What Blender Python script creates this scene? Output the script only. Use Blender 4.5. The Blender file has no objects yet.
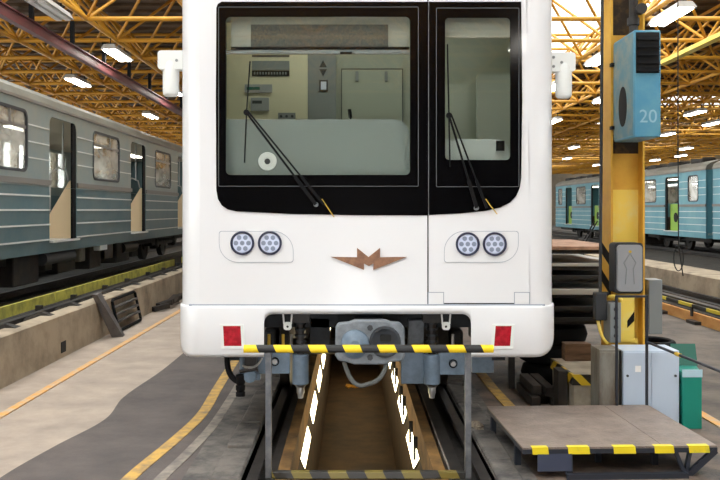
import bpy, bmesh, math, random
from mathutils import Vector, Matrix
from mathutils.geometry import tessellate_polygon
random.seed(7)
S = bpy.context.scene
COL = S.collection
PI = math.pi

# ------------------------------------------------------------------ camera, sky, exposure
cam_data = bpy.data.cameras.new('camera')
cam = bpy.data.objects.new('camera', cam_data); COL.objects.link(cam)
cam.location = (0, 0, 1.75); cam.rotation_euler = (PI/2, 0, 0)      # looks level along the pit
cam_data.sensor_width = 36; cam_data.lens = 43.5
cam_data.shift_x = 8/720; cam_data.shift_y = -30/720                # off-centre crop of the photograph
cam_data.clip_end = 300
S.camera = cam

world = bpy.data.worlds.new('sky'); S.world = world; world.use_nodes = True
bg = world.node_tree.nodes['Background']
bg.inputs[0].default_value = (0.98, 0.985, 1.0, 1); bg.inputs[1].default_value = 3.3
S.view_settings.view_transform = 'Standard'; S.view_settings.look = 'None'
S.view_settings.gamma = 1; S.view_settings.use_curve_mapping = False
S.view_settings.exposure = 0.98
S.cycles.use_denoising = True
S.cycles.max_bounces = 8; S.cycles.diffuse_bounces = 5; S.cycles.transparent_max_bounces = 12
S.cycles.sample_clamp_indirect = 6

LAMP = 14.0        # fluorescent tubes
PITLAMP = 4.0
CABLAMP = 3.6

# ------------------------------------------------------------------ materials
def lin(c):
    return tuple(((v/255)/12.92 if v/255 <= .04045 else ((v/255+.055)/1.055)**2.4) for v in c) + (1,)
def mat(name, c, rough=.6, metal=0, c2=None, scale=6, lo=.4, hi=.65, bump=0, bscale=40, stretch=None, coat=0):
    m = bpy.data.materials.new(name); m.use_nodes = True
    nt = m.node_tree; b = nt.nodes['Principled BSDF']
    b.inputs['Base Color'].default_value = lin(c); b.inputs['Roughness'].default_value = rough
    b.inputs['Metallic'].default_value = metal
    if coat: b.inputs['Coat Weight'].default_value = coat; b.inputs['Coat Roughness'].default_value = .05
    tc = nt.nodes.new('ShaderNodeTexCoord'); mp = nt.nodes.new('ShaderNodeMapping')
    nt.links.new(tc.outputs['Object'], mp.inputs[0])
    if stretch: mp.inputs['Scale'].default_value = stretch
    if c2:
        n = nt.nodes.new('ShaderNodeTexNoise'); n.inputs['Scale'].default_value = scale; n.inputs['Detail'].default_value = 6
        n.inputs['Roughness'].default_value = .65
        nt.links.new(mp.outputs[0], n.inputs['Vector'])
        r = nt.nodes.new('ShaderNodeValToRGB'); r.color_ramp.elements[0].position = lo; r.color_ramp.elements[1].position = hi
        r.color_ramp.elements[0].color = lin(c); r.color_ramp.elements[1].color = lin(c2)
        nt.links.new(n.outputs['Fac'], r.inputs[0]); nt.links.new(r.outputs[0], b.inputs['Base Color'])
    if bump:
        n2 = nt.nodes.new('ShaderNodeTexNoise'); n2.inputs['Scale'].default_value = bscale; n2.inputs['Detail'].default_value = 4
        nt.links.new(mp.outputs[0], n2.inputs['Vector'])
        bp = nt.nodes.new('ShaderNodeBump'); bp.inputs['Strength'].default_value = bump; bp.inputs['Distance'].default_value = .02
        nt.links.new(n2.outputs['Fac'], bp.inputs['Height']); nt.links.new(bp.outputs[0], b.inputs['Normal'])
    return m
def glow(name, c, strength):
    m = bpy.data.materials.new(name); m.use_nodes = True; b = m.node_tree.nodes['Principled BSDF']
    b.inputs['Base Color'].default_value = lin(c)
    b.inputs['Emission Color'].default_value = lin(c); b.inputs['Emission Strength'].default_value = strength
    return m
def glass(name, tint, refl=.10, glare=0):
    m = bpy.data.materials.new(name); m.use_nodes = True; nt = m.node_tree
    nt.nodes.remove(nt.nodes['Principled BSDF']); out = nt.nodes['Material Output']
    t = nt.nodes.new('ShaderNodeBsdfTransparent'); t.inputs[0].default_value = tint
    g = nt.nodes.new('ShaderNodeBsdfGlossy'); g.inputs['Roughness'].default_value = .02
    lw = nt.nodes.new('ShaderNodeLayerWeight')
    pw = nt.nodes.new('ShaderNodeMath'); pw.operation = 'POWER'; pw.inputs[1].default_value = 5
    ml = nt.nodes.new('ShaderNodeMath'); ml.operation = 'MULTIPLY_ADD'; ml.inputs[1].default_value = .9; ml.inputs[2].default_value = refl*.4
    mx = nt.nodes.new('ShaderNodeMixShader')
    nt.links.new(lw.outputs['Facing'], pw.inputs[0]); nt.links.new(pw.outputs[0], ml.inputs[0]); nt.links.new(ml.outputs[0], mx.inputs[0])
    nt.links.new(t.outputs[0], mx.inputs[1]); nt.links.new(g.outputs[0], mx.inputs[2])
    if glare:  # pale diffuse share painted in for bright reflections on the panes
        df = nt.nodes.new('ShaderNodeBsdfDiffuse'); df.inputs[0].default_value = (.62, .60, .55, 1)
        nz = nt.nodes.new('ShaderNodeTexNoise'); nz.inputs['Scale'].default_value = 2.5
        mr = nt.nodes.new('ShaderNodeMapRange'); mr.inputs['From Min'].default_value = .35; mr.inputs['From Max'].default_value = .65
        mr.inputs['To Min'].default_value = glare*.5; mr.inputs['To Max'].default_value = glare*1.4
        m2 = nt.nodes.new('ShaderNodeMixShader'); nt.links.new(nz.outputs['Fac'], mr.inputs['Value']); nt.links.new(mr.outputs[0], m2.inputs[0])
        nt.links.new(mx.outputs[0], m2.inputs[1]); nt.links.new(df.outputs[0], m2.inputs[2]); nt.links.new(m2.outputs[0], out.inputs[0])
    else: nt.links.new(mx.outputs[0], out.inputs[0])
    return m
def stripes(name, ax, az, period, ca=(240, 205, 20), cb=(28, 28, 30), ay=0, duty=.5):
    m = bpy.data.materials.new(name); m.use_nodes = True; nt = m.node_tree; b = nt.nodes['Principled BSDF']
    b.inputs['Roughness'].default_value = .5
    tc = nt.nodes.new('ShaderNodeTexCoord'); d = nt.nodes.new('ShaderNodeVectorMath'); d.operation = 'DOT_PRODUCT'
    d.inputs[1].default_value = (ax/period, ay/period, az/period); nt.links.new(tc.outputs['Object'], d.inputs[0])
    f = nt.nodes.new('ShaderNodeMath'); f.operation = 'FRACT'; nt.links.new(d.outputs['Value'], f.inputs[0])
    g = nt.nodes.new('ShaderNodeMath'); g.operation = 'GREATER_THAN'; g.inputs[1].default_value = duty; nt.links.new(f.outputs[0], g.inputs[0])
    mx = nt.nodes.new('ShaderNodeMix'); mx.data_type = 'RGBA'
    mx.inputs['A'].default_value = lin(ca); mx.inputs['B'].default_value = lin(cb)
    nt.links.new(g.outputs[0], mx.inputs['Factor']); nt.links.new(mx.outputs['Result'], b.inputs['Base Color'])
    return m

M = {}
M['white'] = mat('white_lacquer', (226, 226, 229), .28, coat=.4)
M['white_matt'] = mat('white_grp', (226, 228, 226), .4)
M['groove_shade'] = mat('groove_shade_grey', (156, 162, 174), .7)  # grey of the joints and of the painted shadow line above the bumper
M['black_glass'] = mat('black_frit', (7, 7, 9), .1)
M['black_glass'].node_tree.nodes['Principled BSDF'].inputs['Specular IOR Level'].default_value = .3
M['rubber'] = mat('black_rubber', (15, 15, 17), .7)
M['rubber'].node_tree.nodes['Principled BSDF'].inputs['Specular IOR Level'].default_value = .15
M['seal'] = mat('grey_seal', (92, 94, 98), .5)
M['glass'] = glass('clear_glass', (.95, .965, .95, 1))
M['car_glass'] = glass('car_glass', (.9, .92, .90, 1), .1, .42)  # whitish cast of the panes imitates what they reflect
M['cream'] = mat('cream_laminate', (214, 207, 180), .5)
M['cab_grey'] = mat('cab_grey_green', (160, 164, 152), .5)
M['console'] = mat('console_blue_grey', (126, 134, 131), .45)
M['blind'] = mat('blind_mesh', (74, 74, 70), .8, c2=(96, 94, 86), scale=60)
M['dark_grey'] = mat('dark_grey', (52, 54, 58), .6)
M['mid_grey'] = mat('mid_grey', (128, 132, 134), .5)
M['lens'] = mat('lamp_lens', (214, 222, 244), .2)
M['led'] = mat('led_cup', (140, 150, 172), .3, .4)
M['lamp_ring'] = mat('lamp_ring', (34, 38, 66), .4)
M['bronze'] = mat('bronze', (120, 84, 66), .5, .2, c2=(152, 112, 84), scale=14)
M['red'] = mat('red_lens', (146, 8, 26), .25, c2=(188, 24, 44), scale=30)
M['under'] = mat('underframe_grey', (46, 50, 56), .65, c2=(26, 28, 30), scale=5)
M['blue_steel'] = mat('blue_grey_steel', (104, 121, 138), .45, c2=(86, 101, 116), scale=8)
M['coupler'] = mat('coupler_grey', (124, 130, 136), .5, c2=(94, 99, 106), scale=9)
M['steel'] = mat('bright_steel', (176, 176, 176), .35, .8)
M['dark_steel'] = mat('dark_steel', (58, 54, 52), .5, .3, c2=(38, 36, 36), scale=7)
M['hose_yellow'] = mat('yellow_hose', (206, 170, 60), .5)
M['concrete'] = mat('concrete', (176, 160, 146), .8, c2=(140, 128, 117), scale=2.2, lo=.35, hi=.75, bump=.15)
M['concrete_ledge'] = mat('ledge_concrete', (172, 156, 134), .85, c2=(116, 104, 90), scale=1.8, lo=.42, hi=.72, bump=.25, bscale=18)
M['ledge_top'] = mat('ledge_dirt', (62, 56, 50), .9, c2=(36, 34, 32), scale=3, bump=.3)
M['worn_floor'] = mat('worn_floor', (116, 105, 95), .85, c2=(78, 72, 68), scale=1.6, lo=.38, hi=.66, bump=.3, bscale=20)
M['asphalt'] = mat('asphalt', (98, 89, 86), .85, c2=(76, 70, 68), scale=2.2, lo=.35, hi=.7, bump=.25, bscale=90)
M['asphalt_r'] = mat('asphalt_right', (118, 100, 88), .7, c2=(60, 56, 54), scale=2.4, lo=.38, hi=.66, bump=.25, bscale=60)  # warm brown patches painted in for light reflected beneath the platform
M['kerb'] = mat('kerb_concrete', (118, 112, 106), .8, c2=(66, 64, 64), scale=4, bump=.3)
M['trough'] = mat('trough_oil', (66, 62, 60), .7, c2=(42, 40, 40), scale=5, bump=.3)
M['paint_orange'] = mat('orange_paint', (218, 158, 76), .7, c2=(190, 166, 138), scale=8, lo=.4, hi=.62)
M['paint_yellow'] = mat('yellow_paint', (200, 158, 76), .7, c2=(128, 110, 86), scale=9, lo=.42, hi=.7)
M['paint_white'] = mat('worn_white_paint', (150, 140, 128), .7, c2=(104, 98, 94), scale=6, lo=.42, hi=.65)
M['pit_wall'] = mat('pit_wall', (140, 104, 56), .8, c2=(84, 62, 34), scale=3)  # upper wall, golden lamp light put into the colour
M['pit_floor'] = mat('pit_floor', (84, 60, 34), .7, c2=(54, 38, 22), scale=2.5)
M['roof_deck'] = mat('roof_deck', (104, 82, 60), .8, c2=(82, 64, 48), scale=.6)
M['frame_yellow'] = mat('frame_yellow', (206, 150, 42), .5, c2=(180, 124, 32), scale=.7)
M['maroon'] = mat('maroon_paint', (104, 48, 52), .5, c2=(78, 40, 42), scale=1)
M['lamp_case'] = mat('lamp_case', (172, 168, 164), .45)
M['tube'] = glow('lit_tube', (255, 250, 240), LAMP)
M['tube_off'] = mat('unlit_tube', (206, 204, 204), .3)
M['pit_tube'] = glow('pit_tube', (255, 236, 190), PITLAMP)
M['cab_tube'] = glow('cab_tube', (250, 255, 236), CABLAMP)
M['old_blue'] = mat('old_blue_grey', (122, 140, 142), .35, .35, c2=(144, 148, 140), scale=1.6, lo=.35, hi=.7)
M['old_blue_low'] = mat('old_teal', (74, 106, 116), .4, .3, c2=(104, 122, 124), scale=1.2, lo=.35, hi=.75)
M['sky_blue'] = mat('train_light_blue', (84, 144, 162), .4, .1, c2=(106, 158, 170), scale=1.2)
M['rib'] = mat('rib_aluminium', (214, 218, 216), .35, .2)
M['belt'] = mat('belt_moulding', (116, 112, 108), .4, .2)
M['roof_grey'] = mat('train_roof', (126, 124, 114), .5, c2=(106, 104, 95), scale=1)
M['beige'] = mat('beige_laminate', (232, 208, 170), .5)
M['inside'] = mat('car_inside', (196, 190, 176), .6)
M['seat'] = mat('seat_dark', (54, 44, 40), .7)
M['under_black'] = mat('bogie_black', (34, 33, 32), .75, c2=(54, 48, 42), scale=5)
M['board_yellow'] = mat('board_yellow', (196, 190, 84), .7, c2=(120, 116, 60), scale=4, lo=.42, hi=.72)
M['grey_plank'] = mat('grey_plank', (98, 92, 90), .75, c2=(74, 70, 70), scale=5)
M['column_yellow'] = mat('column_yellow', (226, 178, 64), .5, c2=(206, 152, 50), scale=2)
M['column_bright'] = mat('column_bright_yellow', (240, 208, 92), .5, c2=(232, 214, 140), scale=5, lo=.5, hi=.75)
M['soot'] = mat('soot', (42, 34, 26), .85, c2=(104, 78, 38), scale=6, lo=.45, hi=.7)
M['heater'] = mat('heater_blue', (76, 140, 170), .4, c2=(96, 152, 172), scale=4)
M['heater_side'] = mat('heater_dusty_blue', (84, 134, 148), .5, c2=(140, 146, 132), scale=7, lo=.42, hi=.68)
M['black'] = mat('matt_black', (14, 13, 12), .8)
M['faded_white'] = mat('faded_white', (146, 184, 200), .6)
M['panel_grey'] = mat('panel_grey', (150, 152, 156), .45)
M['cabinet'] = mat('cabinet_grey_blue', (190, 204, 222), .4)
M['cabinet_rust'] = mat('cabinet_worn', (134, 132, 124), .6, c2=(88, 72, 56), scale=4, stretch=(1, 1, .35))
M['green'] = mat('green_paint', (14, 132, 116), .45)
M['green_dark'] = mat('green_lid', (12, 92, 76), .5)
M['pale_band'] = mat('pale_blue_band', (176, 206, 220), .5)
M['deck_plate'] = mat('deck_plate', (148, 132, 122), .5, c2=(112, 99, 92), scale=5, lo=.35, hi=.7, bump=.5, bscale=55)
M['frame_navy'] = mat('frame_navy', (40, 44, 54), .5)
M['plate_navy'] = mat('plate_navy', (62, 68, 88), .5)
M['tape'] = mat('yellow_tape', (240, 216, 40), .5, c2=(200, 190, 70), scale=14, lo=.55, hi=.75)
M['wood'] = mat('old_wood', (128, 98, 74), .8, c2=(88, 66, 50), scale=3, stretch=(1, 8, 8))
M['pinkish'] = mat('pinkish_board', (190, 150, 124), .8, c2=(150, 116, 94), scale=6)
M['sheet_dark'] = mat('sheet_dark', (40, 38, 38), .5, .2)
M['sheet_pale'] = mat('sheet_pale', (178, 174, 166), .5)
M['dark_wood'] = mat('tarred_timber', (44, 38, 34), .85, c2=(64, 54, 46), scale=4)
M['rust'] = mat('orange_rust', (232, 178, 108), .75, c2=(206, 140, 76), scale=3, stretch=(1, .4, 1))
M['rag'] = mat('rag', (150, 138, 122), .9, c2=(112, 100, 88), scale=20)
M['gold_rag'] = mat('ochre_rag', (206, 150, 54), .8)
M['cable'] = mat('black_cable', (24, 22, 22), .6)
M['green_in'] = mat('lime_green_door', (136, 176, 66), .5)
M['orange_in'] = mat('orange_brown_panel', (176, 104, 50), .6)
M['wall_paint'] = mat('hall_wall', (156, 142, 122), .8, c2=(132, 120, 104), scale=.5)
M['rear_wall'] = mat('rear_wall', (112, 104, 94), .8, c2=(94, 88, 80), scale=.5)
M['blind_case'] = mat('blind_case', (150, 150, 140), .5)
M['side_grey'] = mat('side_desk_grey', (168, 174, 170), .5)
M['post_grey'] = mat('post_grey', (78, 80, 86), .45, c2=(110, 110, 112), scale=9)
M['pit_wall_shaded'] = mat('pit_lower_shade', (70, 50, 28), .8, c2=(48, 36, 22), scale=3)  # darker copy of the pit wall, shade put into the colour
M['label_white'] = mat('label_white', (250, 250, 250), .5)
M['hose_grey'] = mat('hose_grey', (84, 86, 84), .6)
M['car_fill_glow'] = glow('car_fill_glow', (255, 248, 232), 4.0)  # glow added inside the cars to brighten them
M['plinth'] = mat('plinth_cream', (196, 186, 168), .7, c2=(164, 152, 134), scale=4)
M['bar_stripe'] = stripes('barrier_stripes', 1, .45, .225)
M['bar_stripe_dull'] = stripes('dull_stripes', 1, .5, .24, ca=(118, 104, 48), cb=(48, 46, 44))  # duller copy of the barrier stripes, for the foot bar
M['guard_stripe'] = stripes('guard_stripes', 0, 0, 1.1, ca=(220, 200, 60), cb=(30, 30, 30), ay=1)
M['hazard'] = stripes('hazard_edge', 1, 1, .17, ca=(214, 178, 40), cb=(30, 28, 26), ay=.6)

# ------------------------------------------------------------------ mesh helpers
class MB:
    """collects simple solids, then links them as one mesh object"""
    def __init__(s): s.v = []; s.f = []; s.mi = []; s.cur = 0
    def mat(s, i): s.cur = i; return s
    def add(s, vs, fs):
        o = len(s.v); s.v += [tuple(v) for v in vs]
        for f in fs: s.f.append([i+o for i in f]); s.mi.append(s.cur)
        return s
    def box(s, x0, x1, y0, y1, z0, z1):
        return s.add([(x, y, z) for z in (z0, z1) for y in (y0, y1) for x in (x0, x1)],
                     [(0, 2, 3, 1), (4, 5, 7, 6), (0, 1, 5, 4), (2, 6, 7, 3), (0, 4, 6, 2), (1, 3, 7, 5)])
    def hexa(s, p):       # eight corners: bottom ring 0-3, top ring 4-7
        return s.add(p, [(3, 2, 1, 0), (4, 5, 6, 7), (0, 1, 5, 4), (1, 2, 6, 5), (2, 3, 7, 6), (3, 0, 4, 7)])
    def bar(s, a, b, w, h, up=(0, 0, 1)):
        a, b = Vector(a), Vector(b); d = (b-a).normalized(); u = Vector(up)
        if abs(d.dot(u)) > .98: u = Vector((0, 1, 0))
        r = d.cross(u).normalized(); u = r.cross(d)
        q = [(-w/2, -h/2), (w/2, -h/2), (w/2, h/2), (-w/2, h/2)]
        return s.hexa([a+r*i+u*j for i, j in q]+[b+r*i+u*j for i, j in q])
    def cyl(s, a, b, r, n=16, r2=None, caps=True):
        a, b = Vector(a), Vector(b); d = (b-a).normalized(); r2 = r if r2 is None else r2
        u = d.orthogonal().normalized(); w = d.cross(u)
        vs = []
        for c, rr in ((a, r), (b, r2)):
            vs += [c+(u*math.cos(2*PI*k/n)+w*math.sin(2*PI*k/n))*rr for k in range(n)]
        fs = [(k, (k+1) % n, n+(k+1) % n, n+k) for k in range(n)]
        if caps: fs += [tuple(range(n-1, -1, -1)), tuple(range(n, 2*n))]
        return s.add(vs, fs)
    def tube(s, pts, r, n=8):
        pts = [Vector(p) for p in pts]; vs = []; prev = None
        for i, p in enumerate(pts):
            d = (pts[min(i+1, len(pts)-1)]-pts[max(i-1, 0)]).normalized()
            u = d.orthogonal().normalized() if prev is None else (prev-d*prev.dot(d)).normalized()
            prev = u; w = d.cross(u)
            vs += [p+(u*math.cos(2*PI*k/n)+w*math.sin(2*PI*k/n))*r for k in range(n)]
        fs = []
        for i in range(len(pts)-1):
            fs += [(i*n+k, i*n+(k+1) % n, (i+1)*n+(k+1) % n, (i+1)*n+k) for k in range(n)]
        fs += [tuple(range(n-1, -1, -1)), tuple((len(pts)-1)*n+k for k in range(n))]
        return s.add(vs, fs)
    def lathe(s, c, axis, prof, n=20):        # prof: (radius, height along axis)
        c = Vector(c); d = Vector(axis).normalized(); u = d.orthogonal().normalized(); w = d.cross(u); vs = []
        for r, h in prof:
            vs += [c+d*h+(u*math.cos(2*PI*k/n)+w*math.sin(2*PI*k/n))*max(r, 1e-4) for k in range(n)]
        fs = []
        for i in range(len(prof)-1):
            fs += [(i*n+k, i*n+(k+1) % n, (i+1)*n+(k+1) % n, (i+1)*n+k) for k in range(n)]
        return s.add(vs, fs)
    def prism(s, outer, holes, lo, hi, plane='xz'):
        """polygon with holes in a plane, extruded between lo and hi along the third axis"""
        loops = [list(outer)]+[list(h) for h in holes]
        flat = [p for l in loops for p in l]
        def to(p, t):
            return {'xz': (p[0], t, p[1]), 'yz': (t, p[0], p[1]), 'xy': (p[0], p[1], t)}[plane]
        tris = tessellate_polygon([[Vector((p[0], p[1], 0)) for p in l] for l in loops])
        n = len(flat); fs = [tuple(t) for t in tris]+[tuple(n+i for i in reversed(t)) for t in tris]
        o = 0
        for l in loops:
            k = len(l)
            fs += [(o+i, o+(i+1) % k, n+o+(i+1) % k, n+o+i) for i in range(k)]; o += k
        return s.add([to(p, lo) for p in flat]+[to(p, hi) for p in flat], fs)
    def build(s, name, m, parent=None, bevel=0, smooth=True, angle=.6, seg=2):
        me = bpy.data.meshes.new(name); me.from_pydata(s.v, [], s.f)
        for k in (m if isinstance(m, (list, tuple)) else [m]): me.materials.append(M[k] if isinstance(k, str) else k)
        me.polygons.foreach_set('material_index', s.mi)
        bm = bmesh.new(); bm.from_mesh(me); bmesh.ops.recalc_face_normals(bm, faces=bm.faces); bm.to_mesh(me); bm.free()
        if smooth:
            me.polygons.foreach_set('use_smooth', [True]*len(me.polygons)); me.set_sharp_from_angle(angle=angle)
        o = bpy.data.objects.new(name, me); COL.objects.link(o)
        if parent:
            o.parent = parent; off = Vector((0, 0, 0)); p = parent
            while p: off += p.location; p = p.parent
            me.transform(Matrix.Translation(-off))
        if bevel:
            b = o.modifiers.new('bevel', 'BEVEL'); b.width = bevel; b.segments = seg; b.limit_method = 'ANGLE'; b.angle_limit = .7
        return o
def tag(o, label, cat, group=None):
    o['label'] = label; o['category'] = cat
    if group: o['group'] = group
    return o
def struct(o, label=None, cat=None):
    o['kind'] = 'structure'
    if label: o['label'] = label
    if cat: o['category'] = cat
    return o
def thing(name, loc, label, cat, group=None):
    o = bpy.data.objects.new(name, None); COL.objects.link(o); o.location = loc; o.empty_display_size = .2
    return tag(o, label, cat, group)
def base(o):
    """moves a single-mesh thing's origin to the middle of its foot"""
    me = o.data; xs = [v.co for v in me.vertices]
    c = Vector(((min(v.x for v in xs)+max(v.x for v in xs))/2, (min(v.y for v in xs)+max(v.y for v in xs))/2, min(v.z for v in xs)))
    me.transform(Matrix.Translation(-c)); o.location = c
    return o
def dup(root, loc, rz=0, label=None):
    r = root.copy(); COL.objects.link(r); r.location = loc; r.rotation_euler = (0, 0, rz)
    if label: r['label'] = label
    for ch in list(root.children):
        c = ch.copy(); COL.objects.link(c); c.parent = r
        for g in list(ch.children):
            d = g.copy(); COL.objects.link(d); d.parent = c
    return r
def rrect(x0, x1, z0, z1, r, n=6):
    rs = r if isinstance(r, (list, tuple)) else [r]*4          # corners: low-left, low-right, top-right, top-left
    out = []
    for (cx, cz, a0), rr in zip(((x0, z0, PI), (x1, z0, 1.5*PI), (x1, z1, 0), (x0, z1, .5*PI)), rs):
        sx = 1 if cx == x0 else -1; sz = 1 if cz == z0 else -1
        for k in range(n+1):
            a = a0+k*PI/2/n
            out.append((cx+sx*rr+rr*math.cos(a), cz+sz*rr+rr*math.sin(a)))
            if rr == 0: break
    return out
def arc(p0, p1, p2, n=14):
    p0, p1, p2 = Vector(p0), Vector(p1), Vector(p2)
    return [p0*(1-t)**2+p1*2*t*(1-t)+p2*t*t for t in [i/n for i in range(n+1)]]

def smooth_line(p, n=6):
    """x as a smooth function of y through the given points"""
    out = []
    def slope(i):
        a, b = p[max(i-1, 0)], p[min(i+1, len(p)-1)]; return (b[0]-a[0])/(b[1]-a[1])
    for i in range(len(p)-1):
        (x0, y0), (x1, y1) = p[i], p[i+1]; h = y1-y0
        for k in range(n):
            t = k/n; t2, t3 = t*t, t*t*t
            out.append((x0*(2*t3-3*t2+1)+h*slope(i)*(t3-2*t2+t)+x1*(3*t2-2*t3)+h*slope(i+1)*(t3-t2), y0+h*t))
    return out+[p[-1]]

# ------------------------------------------------------------------ the hall: floor, pit, ledges, walls, roof
def slab(name, x0, x1, y0, y1, z0, z1, m, parent=None):
    return MB().box(x0, x1, y0, y1, z0, z1).build(name, m, parent)
Y0, Y1 = -30, 100
CX = .11                               # centre line of the middle track
floor = slab('floor', -3.43, -.72, Y0, Y1, -.3, 0, 'concrete'); struct(floor)
slab('floor_slab', .93, 3.05, Y0, Y1, -.3, 0, 'asphalt_r', floor)
slab('floor_slab', 3.05, 7.0, Y0, Y1, -.3, 0, 'worn_floor', floor)
slab('floor_slab', 7.0, 28, Y0, Y1, -.3, .0, 'kerb', floor)
slab('floor_slab', -16, -3.43, Y0, Y1, -.3, .0, 'kerb', floor)
# asphalt strip with its ragged edge on the concrete
edge = [(-2.35, Y0), (-2.35, -4), (-2.33, 3), (-2.32, 4.5), (-2.29, 5.7), (-2.2, 6.4), (-2.06, 7.25), (-2.13, 8.1), (-2.07, 9.4), (-2.06, 10.8), (-2.1, 14), (-2.05, 22), (-2.1, Y1)]
edge = smooth_line(edge, 8)
MB().prism(edge+[(-1.1, Y1), (-1.1, Y0)], [], -.1, .006, 'xy').build('asphalt_strip', 'asphalt', floor)
slab('kerb_strip', -1.1, -.72, Y0, Y1, -.2, .008, 'kerb', floor)
slab('kerb_strip', .93, 1.2, Y0, Y1, -.2, .008, 'kerb', floor)
for x0, x1, sg in ((-.90, -.725, -1), (.935, 1.10, 1)):
    y = 3.0
    while y < 15:
        L_ = random.uniform(.55, 1.0); w = random.uniform(-.02, .03); h = random.uniform(.02, .05)
        a_, b_ = (x0-w, x1) if sg < 0 else (x0, x1+w)
        MB().box(a_, b_, y, y+L_-.025, -.1, h).build('kerb_stone', 'kerb', floor, bevel=.015)
        y += L_
def line(pts, w, m):
    b = MB(); pts = smooth_line(pts) if len(pts) > 4 else pts
    v = [q for x, y in pts for q in ((x-w/2, y, 0), (x+w/2, y, 0), (x+w/2, y, .011), (x-w/2, y, .011))]
    b.add(v, [(4*k+c, 4*k+4+c, 4*k+4+(c+1) % 4, 4*k+(c+1) % 4) for k in range(len(pts)-1) for c in range(4)])
    return b.build('painted_line', m, floor)
line([(-2.98, Y0), (-2.98, 8), (-2.97, Y1)], .075, 'paint_orange')
line([(-1.5, Y0), (-1.5, -2), (-1.5, 3), (-1.49, 4.6), (-1.44, 5.7), (-1.34, 6.6), (-1.28, 7.4), (-1.31, 8.4), (-1.35, 10), (-1.36, 13), (-1.36, 30)], .095, 'paint_yellow')
line([(-1.3, Y0), (-1.3, -2), (-1.3, 4), (-1.25, 5.5), (-1.18, 6.2), (-1.125, 7), (-1.12, 8), (-1.13, 9), (-1.13, 12)], .08, 'paint_white')
line([(1.42, 6.9), (1.38, 8.5), (1.38, Y1)], .10, 'paint_yellow')
line([(2.98, Y0), (2.99, 8), (2.98, Y1)], .085, 'paint_orange')
# troughs beside the pit, the pit itself
slab('trough_bed', -.72, -.5, Y0, Y1, -.4, -.10, 'trough', floor)
slab('trough_bed', .63, .93, Y0, Y1, -.4, -.10, 'trough', floor)
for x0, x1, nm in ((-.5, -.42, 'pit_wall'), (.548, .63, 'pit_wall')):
    slab(nm, x0, x1, 3.0, 60, -.26, -.002, 'pit_wall', floor); slab('pit_wall', x0, x1, 3.0, 60, -1.6, -.26, 'pit_wall_shaded', floor)
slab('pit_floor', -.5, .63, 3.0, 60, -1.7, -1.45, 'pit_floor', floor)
# ledges carrying the neighbouring tracks
led = MB().prism([(-3.43, -.1), (-3.43, .5), (-3.46, .52), (-3.62, .52), (-3.62, -.1)], [], Y0, Y1, 'xz').build('trim_1', 'concrete_ledge'); struct(led)
slab('ledge_bed', -8.4, -3.62, Y0, Y1, -.1, .38, 'ledge_top', led)
slab('ledge_dirt', -3.75, -3.62, Y0, Y1, .38, .45, 'ledge_top', led)
slab('drain_hole', -3.5, -3.424, 10.25, 10.42, .06, .19, 'black', led)
led2 = MB().prism([(7.0, -.1), (7.0, .42), (7.05, .45), (7.8, .45), (7.8, -.1)], [], Y0, Y1, 'xz').build('trim_2', 'concrete_ledge'); struct(led2)
slab('ledge_bed', 7.8, 16, Y0, Y1, -.1, .2, 'ledge_top', led2)
# outer walls with glazed bands, far wall
def window_wall(name, x0, x1, sill=2.2):
    w = slab(name, x0, x1, Y0, Y1, 0, sill, 'wall_paint'); struct(w)
    slab('wall_top', x0, x1, Y0, Y1, 5.6, 7.4, 'wall_paint', w)
    y = Y0
    while y <= Y1-.4:
        slab('mullion', x0, x1, y, y+.35, sill, 5.6, 'wall_paint', w)
        y += 5.5
    slab('pane', (x0+x1)/2-.01, (x0+x1)/2+.01, Y0, Y1, sill, 5.6, 'glass', w)
window_wall('wall_left', -16.3, -16, 1.3); window_wall('wall_right', 28, 28.3, 3.8)
struct(slab('wall_back', -16.3, 28.3, Y1, Y1+.3, -.3, 7.4, 'wall_paint'))
struct(slab('wall_front', -16.3, 28.3, Y0-.3, Y0, -.3, 7.4, 'rear_wall'))

# roof deck with skylight openings
GM = 2.32; GX0 = -5.55; GY0 = 18.2; ZB = 5.75; ZT = 7.05
deck = MB(); sky = []
nx0, nx1 = -5, 15
ny0, ny1 = -21, 36
def is_sky(i, j):
    y = GY0+j*GM
    if y < -9: return False
    if i in (4, 5): return j < 6 or j % 6 in (0, 1, 2)
    if i in (9, 10): return j % 5 in (0, 1)
    if i in (0, 1): return j < 0  # openings out of view, added to light the left train and walkway
    if i in (-3, 2): return j < -6
    return False
for j in range(ny0, ny1):
    i = nx0
    while i < nx1:
        k = i
        f = is_sky(i, j)
        while k < nx1 and is_sky(k, j) == f: k += 1
        xa, xb = GX0+i*GM, GX0+k*GM; ya, yb = GY0+j*GM, GY0+(j+1)*GM
        if not f: deck.box(xa, xb, ya, yb, 7.25, 7.33)
        else: sky.append((xa, xb, ya, yb))
        # ribs of the deck sheets
        if not f:
            for t in range(3):
                yy = ya+(t+.5)*GM/3; deck.box(xa, xb, yy-.12, yy+.12, 7.17, 7.25)
        i = k
ceil = deck.build('ceiling', 'roof_deck', smooth=False); struct(ceil)
for n, (xa, xb, ya, yb) in enumerate(sky):
    slab('skylight_pane', xa, xb, ya, yb, 7.27, 7.28, 'glass', ceil)

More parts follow.
